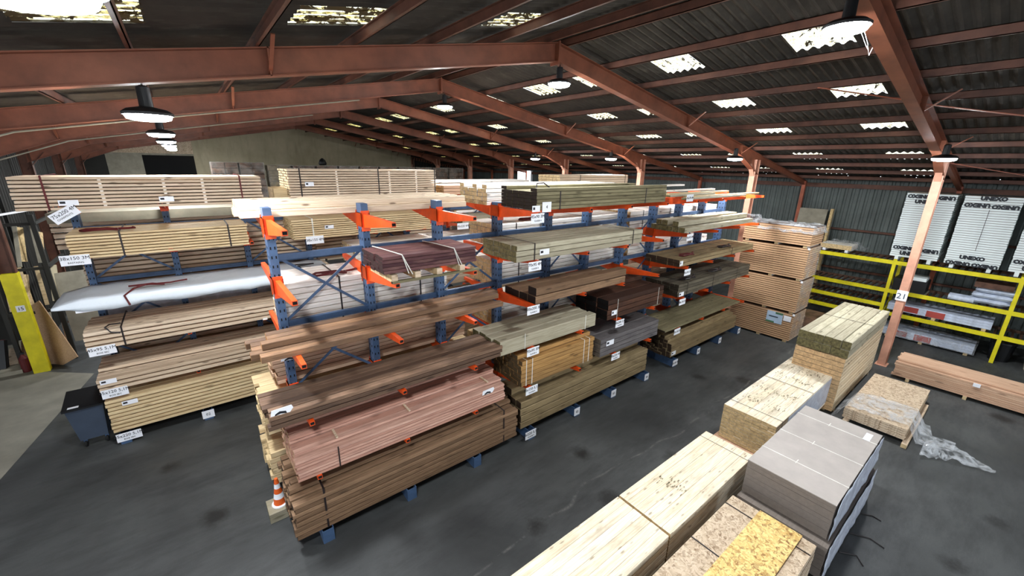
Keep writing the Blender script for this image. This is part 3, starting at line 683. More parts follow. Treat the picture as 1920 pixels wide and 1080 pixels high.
# ------------------------------------------------------------------ price tags on the racks
def price_tag(loc, body, sub, wd=.40, h=.2, tilt=0.0, label='', y_off=0):
    t = thing('price_tag', loc, label, 'sign', 'white price tags on the racks')
    x, y, z = loc
    c = MB().box(-wd/2, wd/2, -.004, .004, -h/2, h/2).mesh('card', M['paper'])
    link('card', c, t, loc, (0, tilt, 0))
    if body:
        text_mesh('lettering', body, h*.46, M['ink'], t, (x, y-.006, z+(h*.18 if sub else 0)), (math.pi/2, 0, 0) if not tilt else (math.pi/2, tilt, 0))
    if sub: text_mesh('small_lettering', sub, h*.24, M['ink'], t, (x, y-.006, z-h*.25), (math.pi/2, 0, 0) if not tilt else (math.pi/2, tilt, 0))
    return t
yA, yB = 6.014, 11.292
def torn_tag(x, y, z, label):
    t = thing('price_tag', (x, y, z), label, 'sign', 'white price tags on the racks')
    MB().prism([(x-.15, z-.04), (x+.10, z-.05), (x+.15, z+.01), (x+.13, z+.06), (x-.13, z+.05)], y-.003, y+.003).obj('card', M['paper'], parent=t)
    MB().prism([(x-.1, z-.045), (x-.02, z-.03), (x+.06, z-.05), (x+.05, z-.01), (x-.03, z+.01), (x-.09, z-.02)], y-.006, y-.003).obj('dark_tape', M['ink'], parent=t)
torn_tag(.95, 7.29, 2.88, 'torn white tag with dark tape on a blue upright under the loose brown beams')
torn_tag(.58, 6.07, 2.62, 'torn white tag at the sawn end of the wide brown decking')
torn_tag(4.2, 6.04, 1.66, 'torn white tag at the far end of the pink boards')
for (x, z, b, s, where) in [
    (5.36, 5.10, '45x90 3M', 'CLASSE 4', 'under the green brown beams on the topmost arms'), (5.33, 4.14, '70x95 4M', 'CLASSE 4', 'under the light green posts'), (5.33, 3.20, '100x200 3M', 'CLASSE 4', 'under the tan sleepers'),
    (5.36, 2.24, '95x95 3M', 'CLASSE 4', 'under the pale green grey beams'), (5.36, 1.30, '70x150 5,1M', 'CLASSE 4', 'under the amber posts'),
    (8.34, 2.20, '100x200 2,4M', 'CLASSE 4', 'under the very dark brown planks'), (8.3, 1.27, '70x220 4M', 'CLASSE 4', 'under the weathered grey planks'),
    (10.95, 5.30, '45x70 4M', '', 'under the loose battens of the top shelf'), (11.25, 4.18, '45x95 4M', '', 'under the yellow green beams'), (11.4, 3.12, '45x145 5M', '', 'under the dark ended brown beams'), (11.35, 2.2, '38x150 5M', '', 'under the dark green bundle'),
    (11.3, 1.24, '27x145 5M', '', 'under the flat row of thin green planks')]:
    price_tag((x, yA, z), b, s, .34, .19, label='white price tag %s' % (('reading %s %s' % (b, where)) if b else where))
for (x, z, b, s, where, tl) in [(-1.86, 5.06, '75x200 4M', 'CHARPENTE', 'hanging askew under the long pack on the topmost arms', -.55), (-1.9, 4.18, '38x150 3M', 'BASTAING', 'under the thick yellowish pack', 0), (-1.9, 3.22, '45x70 5,1M', 'CHEVRON', 'under the white plastic sheet', 0),
    (-1.9, 2.26, '45x95 5,1M', 'BOIS SEC', 'under the pack with the looped strap', 0), (-1.9, 1.27, '45x120 5,1M', 'BOIS SEC', 'under the two step boards', 0), (2.43, 4.16, '38x150 4M', '', 'under the thin yellow board pack', 0), (6.86, 4.18, '45x220 4M', '', 'under the greenish grey beams', 0)]:
    price_tag((x, yB, z), b, s, .42, .2, tl, label='white price tag reading %s %s' % (b, where))
def foot_tag(x, y, z, b, s, wd, label):
    t = price_tag((x, y, z), b, s, wd, .2, label=label); return t
foot_tag(-1.88, 11.294, .17, '45x220 5,1M', 'BOIS SEC', .42, 'white price tag on the rack foot beside the wheeled bin')
foot_tag(-.45, 11.294, .15, '02', '', .24, 'white number card 02 on the rack foot under the pale pine packs')
foot_tag(5.36, 5.994, .15, '70x220 5,1M', 'CLASSE 4', .32, 'white price tag on the rack foot beside the dark brown decking')
for x, b in ((6.9, '02'), (8.35, '03'), (9.88, '04')): foot_tag(x, 5.994, .14, b, '', .2, 'white number card %s on a blue rack foot under the olive beams' % b)
foot_tag(11.42, 5.994, .14, '27x145 4M', '', .28, 'white price tag on the long bare rack foot')
for x, b in ((12.86, '02'), (14.36, '03'), (15.86, '04')): foot_tag(x, 5.994, .14, b, '', .18, 'white number card %s on the rack foot under the lowest greenish brown boards' % b)
price_tag((5.64, 6.07, 5.30), '4', '', .24, .2, label='white number card 4 on the green brown beams of the topmost arms')

# ------------------------------------------------------------------ sheet material near the viewer
def sheets(name, label, x0, x1, y0, y1, z0, z1, n, mat, group, jit=.005, extra=None, part='sheet'):
    t = thing(name, (x0, (y0+y1)/2, z0), label, 'panel stack', group); h = (z1-z0)/n
    me = MB().box(0, x1-x0, 0, y1-y0, 0, h*(.97 if mat is M['grey_mdf'] else .88)).mesh(part, mat)
    for j in range(n): link(part, me, t, (x0+random.uniform(-jit, jit), y0+random.uniform(-jit, jit), z0+j*h))
    return t
GR = 'stock standing in the near row'
def board_deck(name, label, x0, x1, y0, y1, z0, z1, nl, nw, mat, seams, bearer=True):
    t = thing(name, (x0, (y0+y1)/2, 0), label, 'timber bundle', GR)
    wd, h = (y1-y0)/nw, (z1-z0)/nl
    xs = [x0] + list(seams) + [x1]
    for a, b in zip(xs[:-1], xs[1:]):
        me = board_mesh(b-a-.012, wd*.985, h*.88, mat, .003)
        for i in range(nw):
            for j in range(nl):
                if 0 < i < nw-1 and j < nl-1 and a != xs[0]: continue
                link('board', me, t, (a+random.uniform(-.004, .004), y0+i*wd, z0+j*h))
    if bearer:
        for xb in (x0+.25, (x0+x1)/2, x1-.35): MB().box(xb, xb+.1, y0, y1, 0, z0).obj('bearer', M['pine'], parent=t)
    return t
t = board_deck('glulam_board_stack', 'wide near white board stack with a dark seam across it, beside the osb sheets', .8, 4.76, 2.20, 3.13, .12, .95, 7, 6, M['top_pine'], ())
MB().tube([(2.3, 2.2, .956), (2.32, 3.13, .956)], .004, 4).obj('strap', M['strap'], parent=t)
t = board_deck('glulam_board_stack', 'wide near white board stack between the seam and the board stack with stamped tops', 4.79, 7.62, 2.20, 3.13, .12, .95, 7, 6, M['top_pine'], ())
MB().box(7.35, 7.36, 2.2, 3.13, .951, .954).obj('strap', M['strap'], parent=t)
WH2 = t
t = board_deck('board_stack', 'pale board stack with rows of black stamped marks on top, beside the grey panels', 8.75, 12.75, 2.25, 3.32, .22, 1.05, 10, 7, M['top_pine'], (10.9,))
MB().box(9.05, 9.06, 2.25, 3.32, 1.051, 1.054).box(9.05, 9.06, 2.244, 2.248, .25, 1.05).box(10.9, 10.91, 2.25, 3.32, 1.051, 1.054).box(12.5, 12.51, 2.25, 3.32, 1.051, 1.054).obj('strap', M['strap'], parent=t)
MB().box(8.62, 12.7, 2.3, 3.4, .08, .2).obj('bottom_board', M['pink_pine'], parent=t)
MB().box(9.4, 12.76, 2.243, 2.247, .3, 1.0).obj('plastic_wrap', M['film_white'], parent=t)
mb = MB()
def scribble(mb, xm, y0, y1, z, n):
    for i in range(n):
        x = xm + random.gauss(0, .09); y = random.uniform(y0, y1); a = random.uniform(.01, .05)
        mb.box(x, x+random.uniform(.01, .07), y, y+random.uniform(.006, .02), z+.0003, z+.001)
for xm in (9.45, 10.2, 11.25, 12.0): scribble(mb, xm, 2.35, 3.2, 1.05, 55)
STAMP = plain('faded_stamp', (150, 138, 110), .8); mb.obj('print', STAMP, parent=t)
mb = MB(); scribble(mb, 5.7, 2.5, 3.0, .948, 40); mb.obj('print', STAMP, parent=WH2)
# treated posts on boards
t = board_deck('board_stack', 'tall pale board stack carrying the green treated posts', 12.28, 16.2, 2.08, 3.18, .1, 1.60, 12, 5, wood('spruce_orange_ends', (236, 218, 186), (214, 192, 158), (156, 126, 94), (206, 170, 126), knots=.7, ks=1.3), ())
t = stack('timber_bundle', 'two layers of wide green treated posts on the tall pale board stack', 'timber bundle', 12.26, 16.15, 2.05, 3.18, 1.62, 2.06, 6, 2, M['green_light'], .02, group=GR, vj=.006, gap=.05)
MB().box(14.2, 14.215, 2.04, 3.18, 2.058, 2.062).obj('strap', M['strap'], parent=t)
# grey panels
t = sheets('panel_stack', 'light grey panel pack tied with three white cords, topmost of the grey packs', 6.78, 9.48, .80, 2.03, .74, 1.38, 9, M['grey_mdf'], GR, .004)
MB().box(6.77, 9.49, .795, 2.035, 1.372, 1.384).obj('cover_sheet', M['grey_card'], parent=t)
for xs in (7.35, 8.15, 9.05):
    mb = MB(); mb.box(xs, xs+.018, .79, 2.04, 1.384, 1.388).box(xs, xs+.018, .788, .792, .74, 1.386).box(xs, xs+.018, 2.038, 2.042, .74, 1.386)
    mb.box(xs-.03, xs+.1, 1.5, 1.515, 1.387, 1.391)
    mb.obj('white_cord', M['white_strap'], parent=t)
MB().box(9.05, 9.35, .9, 1.0, 1.386, 1.39).obj('label_sticker', M['paper'], parent=t)
def wrap(par, x0, x1, y, z0, z1, mat, nx=24, nz=8, amp=.03):
    mb = MB()
    for i in range(nx+1):
        for j in range(nz+1):
            x = x0+(x1-x0)*i/nx; z = z0+(z1-z0)*j/nz; n = noise.noise(Vector((x*3, z*6, 3)))
            mb.v.append((x, y-abs(n)*amp, z))
    mb.f = [(i*(nz+1)+j, (i+1)*(nz+1)+j, (i+1)*(nz+1)+j+1, i*(nz+1)+j+1) for i in range(nx) for j in range(nz)]; mb.mi = [0]*len(mb.f)
    o = mb.obj('plastic_wrap', M[mat], parent=par, smooth=True); md = o.modifiers.new('t', 'SOLIDIFY'); md.thickness = .003; return o
wrap(t, 6.8, 9.48, .78, .72, 1.37, 'film_white')
t = sheets('panel_stack', 'dull grey brown panel pack under the cord tied grey pack', 6.66, 9.44, .74, 2.05, .1, .70, 7, M['grey_mdf'], GR, .006)
wrap(t, 6.68, 9.45, .72, .02, .71, 'film_white')
for xb in (6.8, 7.9, 9.1): MB().box(xb, xb+.1, .75, 2.0, 0, .1).obj('bearer', M['pine'], parent=t)
for xb in (6.9, 8.0, 9.2): MB().box(xb, xb+.1, .82, 2.0, .70, .74).obj('bearer', M['pine'], parent=t)
# osb packs
t = sheets('osb_stack', 'pale osb sheet pack with dark bands between the white boards and the grey panels', 3.0, 6.32, .82, 2.0, .1, .93, 12, M['osb_pale'], GR)
MB().box(6.05, 6.07, .82, 2.0, .925, .929).box(5.0, 5.02, .82, 2.0, .925, .929).obj('strap', M['strap'], parent=t)
o = tag(MB().box(3.7, 6.3, 1.0, 1.58, .945, .962).obj('osb_sheet', M['osb']), 'bright yellow osb offcut sheet lying loose on the pale osb pack', 'panel')
# low osb pile with film
t = sheets('chipboard_stack', 'low pile of pale chipboard half covered by crumpled clear film', 12.25, 15.2, .66, 1.84, .1, .38, 5, M['osb_pale'], GR, .01)
MB().box(12.05, 14.8, .58, .68, 0, .1).box(12.1, 15.0, 1.7, 1.8, 0, .1).obj('bearer', M['pine'], parent=t)
mb = MB(); NX, NY = 34, 22
for i in range(NX+1):
    for j in range(NY+1):
        u, v = i/NX, j/NY
        x = 12.2+u*1.15+v*.35 ; y = 2.05-v*2.15
        n = noise.noise(Vector((x*3.1, y*3.1, 1)))*.5+noise.noise(Vector((x*8, y*8, 4)))*.25
        inside = 0.66 < y < 1.84 and x > 12.2
        zb = .40 if inside else max(.03, .40 - 1.5*min(1, (max(.66-y, y-1.84))*1.6))
        if y < .3: x = x*.5 + 6.35*1.0 + (0.2-y)*.1
        mb.v.append((x, y, zb+abs(n)*.17))
mb.f = [(i*(NY+1)+j, (i+1)*(NY+1)+j, (i+1)*(NY+1)+j+1, i*(NY+1)+j+1) for i in range(NX) for j in range(NY)]; mb.mi = [0]*len(mb.f)
o = mb.obj('plastic_film', M['film'], smooth=True); md = o.modifiers.new('t', 'SOLIDIFY'); md.thickness = .002
tag(o, 'crumpled clear plastic film draped off the low chipboard pile onto the floor', 'plastic film')
mb = MB(); NX, NY = 30, 8
for i in range(NX+1):
    u = i/NX; wdt = .42*(1-u)**.8+.05
    for j in range(NY+1):
        v = (j/NY-.5)
        x = 12.35+u*.15+v*wdt*2 + .15*math.sin(u*3); y = .35-u*1.1
        n = noise.noise(Vector((x*6, y*6, 9)))
        mb.v.append((x, y, .03+abs(n)*.22*(1-u*.5)+.12*(1-4*v*v)*(1-u)))
mb.f = [(i*(NY+1)+j, (i+1)*(NY+1)+j, (i+1)*(NY+1)+j+1, i*(NY+1)+j+1) for i in range(NX) for j in range(NY)]; mb.mi = [0]*len(mb.f)
o2 = mb.obj('film_tail', M['film'], smooth=True, parent=None); o2.parent = o; md = o2.modifiers.new('t', 'SOLIDIFY'); md.thickness = .002
# black cords on the floor by the grey packs
for i, pts in enumerate(([(8.9, .7, .01), (9.0, .55, .012), (8.98, .42, .01)], [(8.2, .7, .01), (8.35, .45, .012), (8.3, .25, .01)], [(7.6, .7, .01), (7.75, .5, .012), (7.6, .38, .01)])):
    tag(MB().tube(pts, .01, 5).obj('loose_strap', M['strap']), 'short black strap end lying on the floor beside the wrapped grey panels', 'strap', 'strap ends by the grey panels')
# green paint mark
struct(MB().box(6.55, 6.72, -.02, .02, 0.0005, .002).box(6.60, 6.80, -.14, -.02, .0005, .002).obj('floor_marking', plain('green_paint', (58, 112, 84), .8)))
# reddish timber on the floor to the side
t = thing('timber_bundle', (16.3, 0, 0), 'long low reddish pine bundle on bearers beside the number 21 column', 'timber bundle', GR)
me = MB().cbox(0, 4.4, 0, .135, 0, .052, .004).mesh('board', M['pink_pine'])
for i in range(7):
    nn = 9 if i > 0 else 8
    for j in range(nn):
        if 0 < i < 6 and j < nn-1: continue
        xx = 16.28 + .137*i
        o = link('board', me, t, (xx+.135, -2.8+random.uniform(-.03, .03), .1+.056*j), (0, 0, math.pi/2))
for yb in (1.2, 0, -1.2): MB().box(16.25, 17.25, yb, yb+.08, 0, .1).obj('bearer', M['pine'], parent=t)
MB().box(16.24, 16.26, -.16, -.02, .46, .56).obj('label_sticker', M['paper'], parent=t)

# ------------------------------------------------------------------ tower of fibreboard packs
for n, (z0, z1, dx, where) in enumerate(((.08, 1.10, 0, 'lowest of the fibreboard tower, with a printed sheet on its edge'), (1.18, 2.34, .02, 'second from the floor in the fibreboard tower'), (2.42, 3.52, 0, 'third from the floor in the fibreboard tower'), (3.6, 4.22, -.03, 'topmost of the fibreboard tower, under torn clear film'))):
    t = thing('fibreboard_pack', (16.5+dx, 5.65, z0), 'brown fibreboard pack, %s' % where, 'panel stack', 'fibreboard tower')
    nn = int(round((z1-z0)/.078)); h = (z1-z0)/nn
    me = MB().box(0, 1.22, 0, 2.2, 0, h*.70).box(.02, 1.2, .02, 2.18, h*.7, h, 1).mesh('panel', M['chip_edge'], M['dark_gap'])
    for j in range(nn): link('panel', me, t, (16.5+dx+random.uniform(-.006, .006), 4.52+.06*(n % 2)*0+random.uniform(-.006, .006), z0+j*h))
    for yb in (4.6, 5.5, 6.5): MB().box(16.52+dx, 17.7+dx, yb, yb+.12, z0-.08, z0).obj('bearer', M['white_pine'], parent=t)
    if n < 3:
        MB().lathe((16.5+dx, 4.53, z1-.05), [(.035, 0), (.035, .06)], 10).obj('strap_clip', M['paper'], parent=t)
        MB().box(16.5+dx+.01, 17.72+dx, 4.50, 4.515, z0, z1).obj('plastic_wrap', M['film_thin'], parent=t)
    if n == 0:
        s = MB().box(16.485, 16.495, 4.85, 5.38, .62, 1.05).obj('printed_sheet', plain('pale_blue_print', (178, 200, 222), .5, var=.06), parent=t)
        MB().box(16.480, 16.485, 4.85, 5.1, .98, 1.05).box(16.480, 16.485, 5.1, 5.38, .62, .68).obj('green_print', plain('green_print', (80, 120, 90), .5), parent=t)
        MB().box(16.480, 16.485, 5.0, 5.3, .84, .88).obj('print', M['bin'], parent=t)
        MB().box(16.485, 16.495, 4.58, 4.82, .80, 1.0).obj('label_sticker', M['paper'], parent=t)
    if n == 3:
        mb = MB(); NX, NY = 14, 26
        for i in range(NX+1):
            for j in range(NY+1):
                x = 16.44+1.34*i/NX; y = 4.42+2.4*j/NY; q = noise.noise(Vector((x*4, y*4, 2)))
                edge = min(i, NX-i, j, NY-j)
                mb.v.append((x, y, 4.225+abs(q)*.10+(.05*abs(noise.noise(Vector((x*9, y*9, 5)))))+(.22*(i/NX < .3) if j > NY*.8 else 0) - (.25 if edge == 0 else 0)))
        mb.f = [(i*(NY+1)+j, (i+1)*(NY+1)+j, (i+1)*(NY+1)+j+1, i*(NY+1)+j+1) for i in range(NX) for j in range(NY)]; mb.mi = [0]*len(mb.f)
        o = mb.obj('torn_film', M['film'], parent=t, smooth=True); md = o.modifiers.new('t', 'SOLIDIFY'); md.thickness = .002
t = thing('crate', (19.0, 4.6, 0), 'low brown sheeted pallet load between the fibreboard tower and the green posts', 'pallet load')
MB().box(18.2, 19.4, 3.9, 4.9, .1, .62).obj('load', M['brown_wrap'], parent=t); MB().box(18.2, 19.4, 3.9, 4.0, 0, .1).box(18.2, 19.4, 4.8, 4.9, 0, .1).obj('bearer', M['pine'], parent=t)
tag(MB().prism([(22.1, 0), (22.68, 4.4), (22.71, 4.4), (22.13, 0)], 5.86, 6.95).obj('tall_sheet', M['white_panel']), 'off white panel leaning against the ribbed wall behind the fibreboard tower', 'panel')
tag(MB().box(22.5, 22.7, 5.62, 5.72, 0, 4.45).obj('standing_plank', M['yellow_pine']), 'narrow yellow board standing beside the off white leaning panel', 'board')

# ------------------------------------------------------------------ yellow live-storage rack
t = thing('yellow_rack', (20.4, 2.8, 0), 'yellow steel roller rack along the ribbed wall, holding foam packs and sacks', 'rack')
PY = [-6.3, -3.25, -.21, 2.85, 6.3]
for y in PY:
    for x in (20.4, 21.7): MB().box(x-.04, x+.04, y-.05, y+.05, 0, 2.98).obj('post', M['yellow'], parent=t)
    MB().bar((20.4, y, .4), (21.7, y, 1.4), .03, .03).bar((21.7, y, 1.5), (20.4, y, 2.6), .03, .03).obj('frame_brace', M['yellow'], parent=t)
def bay(y0, y1, lv):
    for z in lv:
        MB().box(20.36, 20.42, y0, y1, z-.08, z+.06).obj('beam', M['yellow'], parent=t)
        MB().box(21.66, 21.74, y0, y1, z-.06, z+.03).obj('back_beam', M['rust'], parent=t)
        mb = MB()
        y = y0+.1
        while y < y1-.1:
            mb.bar((20.44, y, z), (21.64, y, z), .06, .05); y += .19
        mb.obj('roller_bed', M['rust'], parent=t)
bay(2.9, 6.25, (.72, 1.2, 1.78, 2.86)); bay(-.16, 2.8, (.92, 1.78, 2.86)); bay(-3.2, -.26, (.92, 1.78, 2.86)); bay(-6.25, -3.3, (1.78, 2.86))

INK = plain('foam_print', (34, 38, 46), .6, var=.02)
def foam_pack(y0, where, rows, wd=1.27, top=5.38):
    t = thing('foam_board_pack', (20.5, y0, 2.95), where, 'insulation pack', 'foam board packs on the yellow rack')
    n = 30; h = (top-3.08)/n; me = MB().box(0, 1.15, 0, wd, 0, h*.8).box(.03, 1.12, .03, wd-.03, h*.8, h, 1).mesh('foam_board', M['poly'], M['grey_mdf'])
    for j in range(n): link('foam_board', me, t, (20.5+random.uniform(-.01, .01), y0-wd+random.uniform(-.008, .008), 3.08+j*h))
    for yy in (y0-.25, y0-wd+.15): MB().box(20.52, 21.6, yy, yy+.1, 2.93, 3.08).obj('foot', M['poly'], parent=t)
    for (yy, z, s, up) in rows:
        text_mesh('print', s, .165, INK, t, (20.485, y0-yy, z), (math.pi/2, 0, -math.pi/2) if up else (-math.pi/2, math.pi, -math.pi/2) if False else (math.pi/2, math.pi, -math.pi/2), .002, .013)
    MB().box(20.485, 20.487, y0-wd*.5-.006, y0-wd*.5+.006, 3.6, 4.95).obj('band', M['strap'], parent=t)
    return t
foam_pack(3.07, 'white foam board pack partly hidden by the column numbered 21', [(.33, 5.27, 'UNEXO', 0), (.95, 5.25, 'UNEXO', 0), (.55, 5.08, 'UNEXO', 1), (.33, 3.42, 'UNEXO', 0), (.95, 3.40, 'UNEXO', 0), (.55, 3.22, 'UNEXO', 1)])
foam_pack(1.63, 'white foam board pack in the middle of the three, over the stacked sacks', [(.65, 5.30, 'UNEXO', 1), (.33, 5.08, 'UNEXO', 0), (.95, 5.06, 'UNEXO', 0), (.62, 3.34, 'UNEXO', 1), (.33, 3.13, 'UNEXO', 0), (.95, 3.13, 'UNEXO', 0)])
foam_pack(.16, 'white foam board pack cut off by the picture edge', [(.33, 4.9, 'UNEXO', 0), (.33, 3.42, 'UNEXO', 0), (.55, 3.22, 'UNEXO', 1)])
t = thing('white_panel_pack', (20.6, 4.7, 2.95), 'low white panel pack with crumpled film on the empty end of the yellow rack', 'panel stack')
MB().box(20.6, 21.5, 4.25, 5.3, 3.02, 3.2).obj('panels', M['white_pine'], parent=t)
MB().box(20.6, 21.5, 4.35, 4.45, 2.92, 3.02).obj('foot', M['paper'], parent=t); MB().box(20.6, 21.5, 5.1, 5.2, 2.92, 3.02).obj('foot', M['paper'], parent=t)
mb = MB()
for i in range(13):
    for j in range(13):
        x = 20.7+.9*i/12; y = 3.9+1.2*j/12; mb.v.append((x, y, 3.22+.18*abs(noise.noise(Vector((x*6, y*6, 0))))-(.18 if y < 4.2 else 0)))
mb.f = [(i*13+j, (i+1)*13+j, (i+1)*13+j+1, i*13+j+1) for i in range(12) for j in range(12)]; mb.mi = [0]*144
mb.obj('film', M['film'], parent=t, smooth=True)
# things on the yellow shelves
t = thing('storage_crate', (20.9, 2.3, 1.83), 'black crate holding white slabs on the middle yellow shelf behind the column', 'crate')
MB().box(20.5, 21.3, 1.85, 2.75, 1.83, 2.28).obj('crate_body', M['black'], parent=t); MB().box(20.55, 21.2, 1.9, 2.5, 2.28, 2.4).obj('slab', M['poly'], parent=t)
MB().box(20.45, 21.4, 1.8, 2.8, 1.80, 1.83).obj('tray', M['white_panel'], parent=t)
def sack(loc, ly, lx, h, label, grp, mat='sack'):
    mb = MB(); NX, NY = 12, 16
    pts = {}
    for s_ in (1, -1):
        for i in range(NX+1):
            for j in range(NY+1):
                u, v = i/NX*2-1, j/NY*2-1
                e = (max(0, 1-u**4)*max(0, 1-v**6))**.45
                q = noise.noise(Vector((loc[0]+u*2, loc[1]+v*3, loc[2]+s_)))*.025
                mb.v.append((loc[0]+u*lx/2, loc[1]+v*ly/2, loc[2]+h/2+s_*(h/2)*e+q*e))
    n1 = (NX+1)*(NY+1)
    for s_ in (0, 1):
        for i in range(NX):
            for j in range(NY):
                a, b, c, d = [s_*n1+k for k in (i*(NY+1)+j, (i+1)*(NY+1)+j, (i+1)*(NY+1)+j+1, i*(NY+1)+j+1)]
                mb.f.append((a, b, c, d) if s_ == 0 else (d, c, b, a)); mb.mi.append(0)
    return tag(mb.obj('sack', M[mat], smooth=True), label, 'sack', grp)
for k, w_ in enumerate(('bottom', 'second', 'top')): sack((20.85, .32-.05*k, 1.86+.185*k), .95, .6, .19, 'white sack on the yellow shelf, %s of the stacked sacks' % w_, 'sacks on the yellow shelf')
tag(MB().box(20.5, 21.3, -.12, .75, 2.42, 2.6).obj('folded_sheet', M['rust']), 'brown folded sheet lying over the stacked white sacks', 'sheet')
for k in range(2):
    o = MB().lathe((0, 0, 0), [(.03, 0), (.10, .0), (.10, .62), (.03, .62)], 16).obj('foil_roll', M['sack'], smooth=False)
    o.location = (20.62+.24*k, .64, 1.92); o.rotation_euler = (-math.pi/2, 0, 0)
    tag(o, 'white film roll on the yellow shelf beside the sacks, %s' % ('near the shelf edge' if k == 0 else 'further in'), 'roll', 'film rolls')
def lintel_pack(y0, y1, z, rows, label, wrapc=False):
    t = thing('barrier_plank_pack', (20.9, (y0+y1)/2, z), label, 'plank pack', 'striped plank packs under the yellow shelves')
    n = 3
    me = MB().box(0, .9, 0, y1-y0, 0, .085).mesh('plank', M['sack'])
    for j in range(n): link('plank', me, t, (20.45, y0, z+.1+j*.09))
    L = y1-y0
    MB().box(20.44, 20.448, y0+L*.42, y0+L*.6, z+.11, z+.33).box(20.44, 20.448, y0+L*.68, y0+L*.84, z+.13, z+.33).obj('red_stripe', M['red_print'], parent=t)
    for yy in (y0+.1, y0+L*.5, y1-.3): MB().box(20.46, 21.3, yy, yy+.1, z, z+.1).obj('bearer', M['pine'], parent=t)
    if wrapc: MB().box(20.42, 21.4, y0-.05, y1+.05, z+.08, z+.40).obj('plastic_wrap', M['film'], parent=t)
lintel_pack(.05, 2.7, .97, 3, 'long white pack with red stripes on the lowest yellow shelf')
lintel_pack(.25, 2.75, .0, 3, 'film wrapped pack with red stripes on the floor under the yellow rack', True)
t = thing('waste_bin', (21.0, -.35, 0), 'round black bin on the floor behind the yellow post', 'bin')
MB().lathe((20.95, .02-.35, 0), [(.24, 0), (.3, .62)], 20).obj('bin_body', M['black'], parent=t)
MB().lathe((20.95, .02-.35, .62), [(.32, 0), (.3, .05), (.05, .08)], 20).obj('lid', M['black'], parent=t)
t = thing('pallet_load', (20.8, -1.6, 0), 'black wrapped pallet load on the floor under the yellow rack', 'pallet load')
MB().box(20.5, 21.5, -2.3, -.95, .14, .7).obj('load', M['black'], parent=t); MB().box(20.45, 21.5, -2.35, -.9, .04, .12).obj('pallet', M['white_panel'], parent=t)
for yy in (-2.3, -1.6, -1.0): MB().box(20.5, 21.5, yy, yy+.08, 0, .04).obj('pallet_foot', M['pine'], parent=t)

# number sign on the column
t = thing('number_sign', (17.03, 2.0, 2.3), 'white number sign 21 fixed to the red brown column', 'sign')
MB().box(17.02, 17.04, 1.87, 2.13, 2.24, 2.56).obj('card', M['paper'], parent=t)
text_mesh('lettering', '21', .24, M['bin'], t, (17.015, 2.0, 2.38), (math.pi/2, 0, -math.pi/2))
# number sign on yellow column
t = thing('number_sign', (-4.2, 16.95, 1.9), 'small square number sign on the yellow painted column', 'sign')
MB().box(-4.27, -4.1, 16.955, 16.96, 1.9, 2.08).obj('card', M['paper'], parent=t); text_mesh('lettering', '15', .13, M['ink'], t, (-4.185, 16.952, 1.985), (math.pi/2, 0, 0))

# ------------------------------------------------------------------ wheeled bin
t = thing('wheeled_bin', (-2.5, 11.9, 0), 'grey blue wheeled bin with a black lid at the end of the second row', 'bin')
MB().prism([(-2.68, .2), (-2.24, .2), (-2.19, .95), (-2.78, .95)], 11.6, 12.25).obj('bin_body', M['bin'], parent=t)
MB().prism([(11.55, .95), (12.32, 1.0), (12.3, 1.12), (11.6, 1.0), (11.55, .99)], -2.81, -2.17, 0, 'x').obj('lid', M['black'], parent=t)
MB().box(-2.72, -2.55, 11.58, 11.72, 1.005, 1.01).obj('label_sticker', M['paper'], parent=t)
for wx in (-2.62, -2.28):
    for wy in (11.68, 12.15):
        o = MB().lathe((0, 0, -.02), [(.07, 0), (.08, .01), (.08, .03), (.07, .04)], 16).obj('wheel', M['rubber']); o.parent = t
        o.location = Vector((wx, wy, .08)) - t.location; o.rotation_euler = (0, math.pi/2, 0)
        MB().box(wx-.03, wx+.03, wy-.03, wy+.03, .13, .2).obj('caster_bracket', M['blue'], parent=t)
# traffic cone on a block
t = thing('traffic_cone', (.42, 7.15, .20), 'orange and white striped traffic cone on a timber block beside the brown decking', 'traffic cone')
CO = plain('cone_orange', (226, 96, 30), .5, var=.05)
z = .22
for i, (r0, r1, h, mt) in enumerate(((.10, .085, .13, CO), (.085, .068, .1, M['paper']), (.068, .052, .1, CO), (.052, .042, .09, M['paper']), (.042, .028, .1, CO))):
    MB().lathe((.42, 7.15, z), [(r0, 0), (r1, h)], 20).obj('cone_band', mt, parent=t, smooth=False); z += h
MB().lathe((.42, 7.15, .2), [(.13, 0), (.13, .02), (.1, .03)], 20).obj('cone_base', M['paper'], parent=t)
o = MB().cbox(-.2, .24, 0, .4, 0, .2, .01).obj('timber_block', M['green_light']); o.location = (.42, 6.96, 0)
tag(o, 'pale timber block on the floor under the traffic cone', 'timber block')

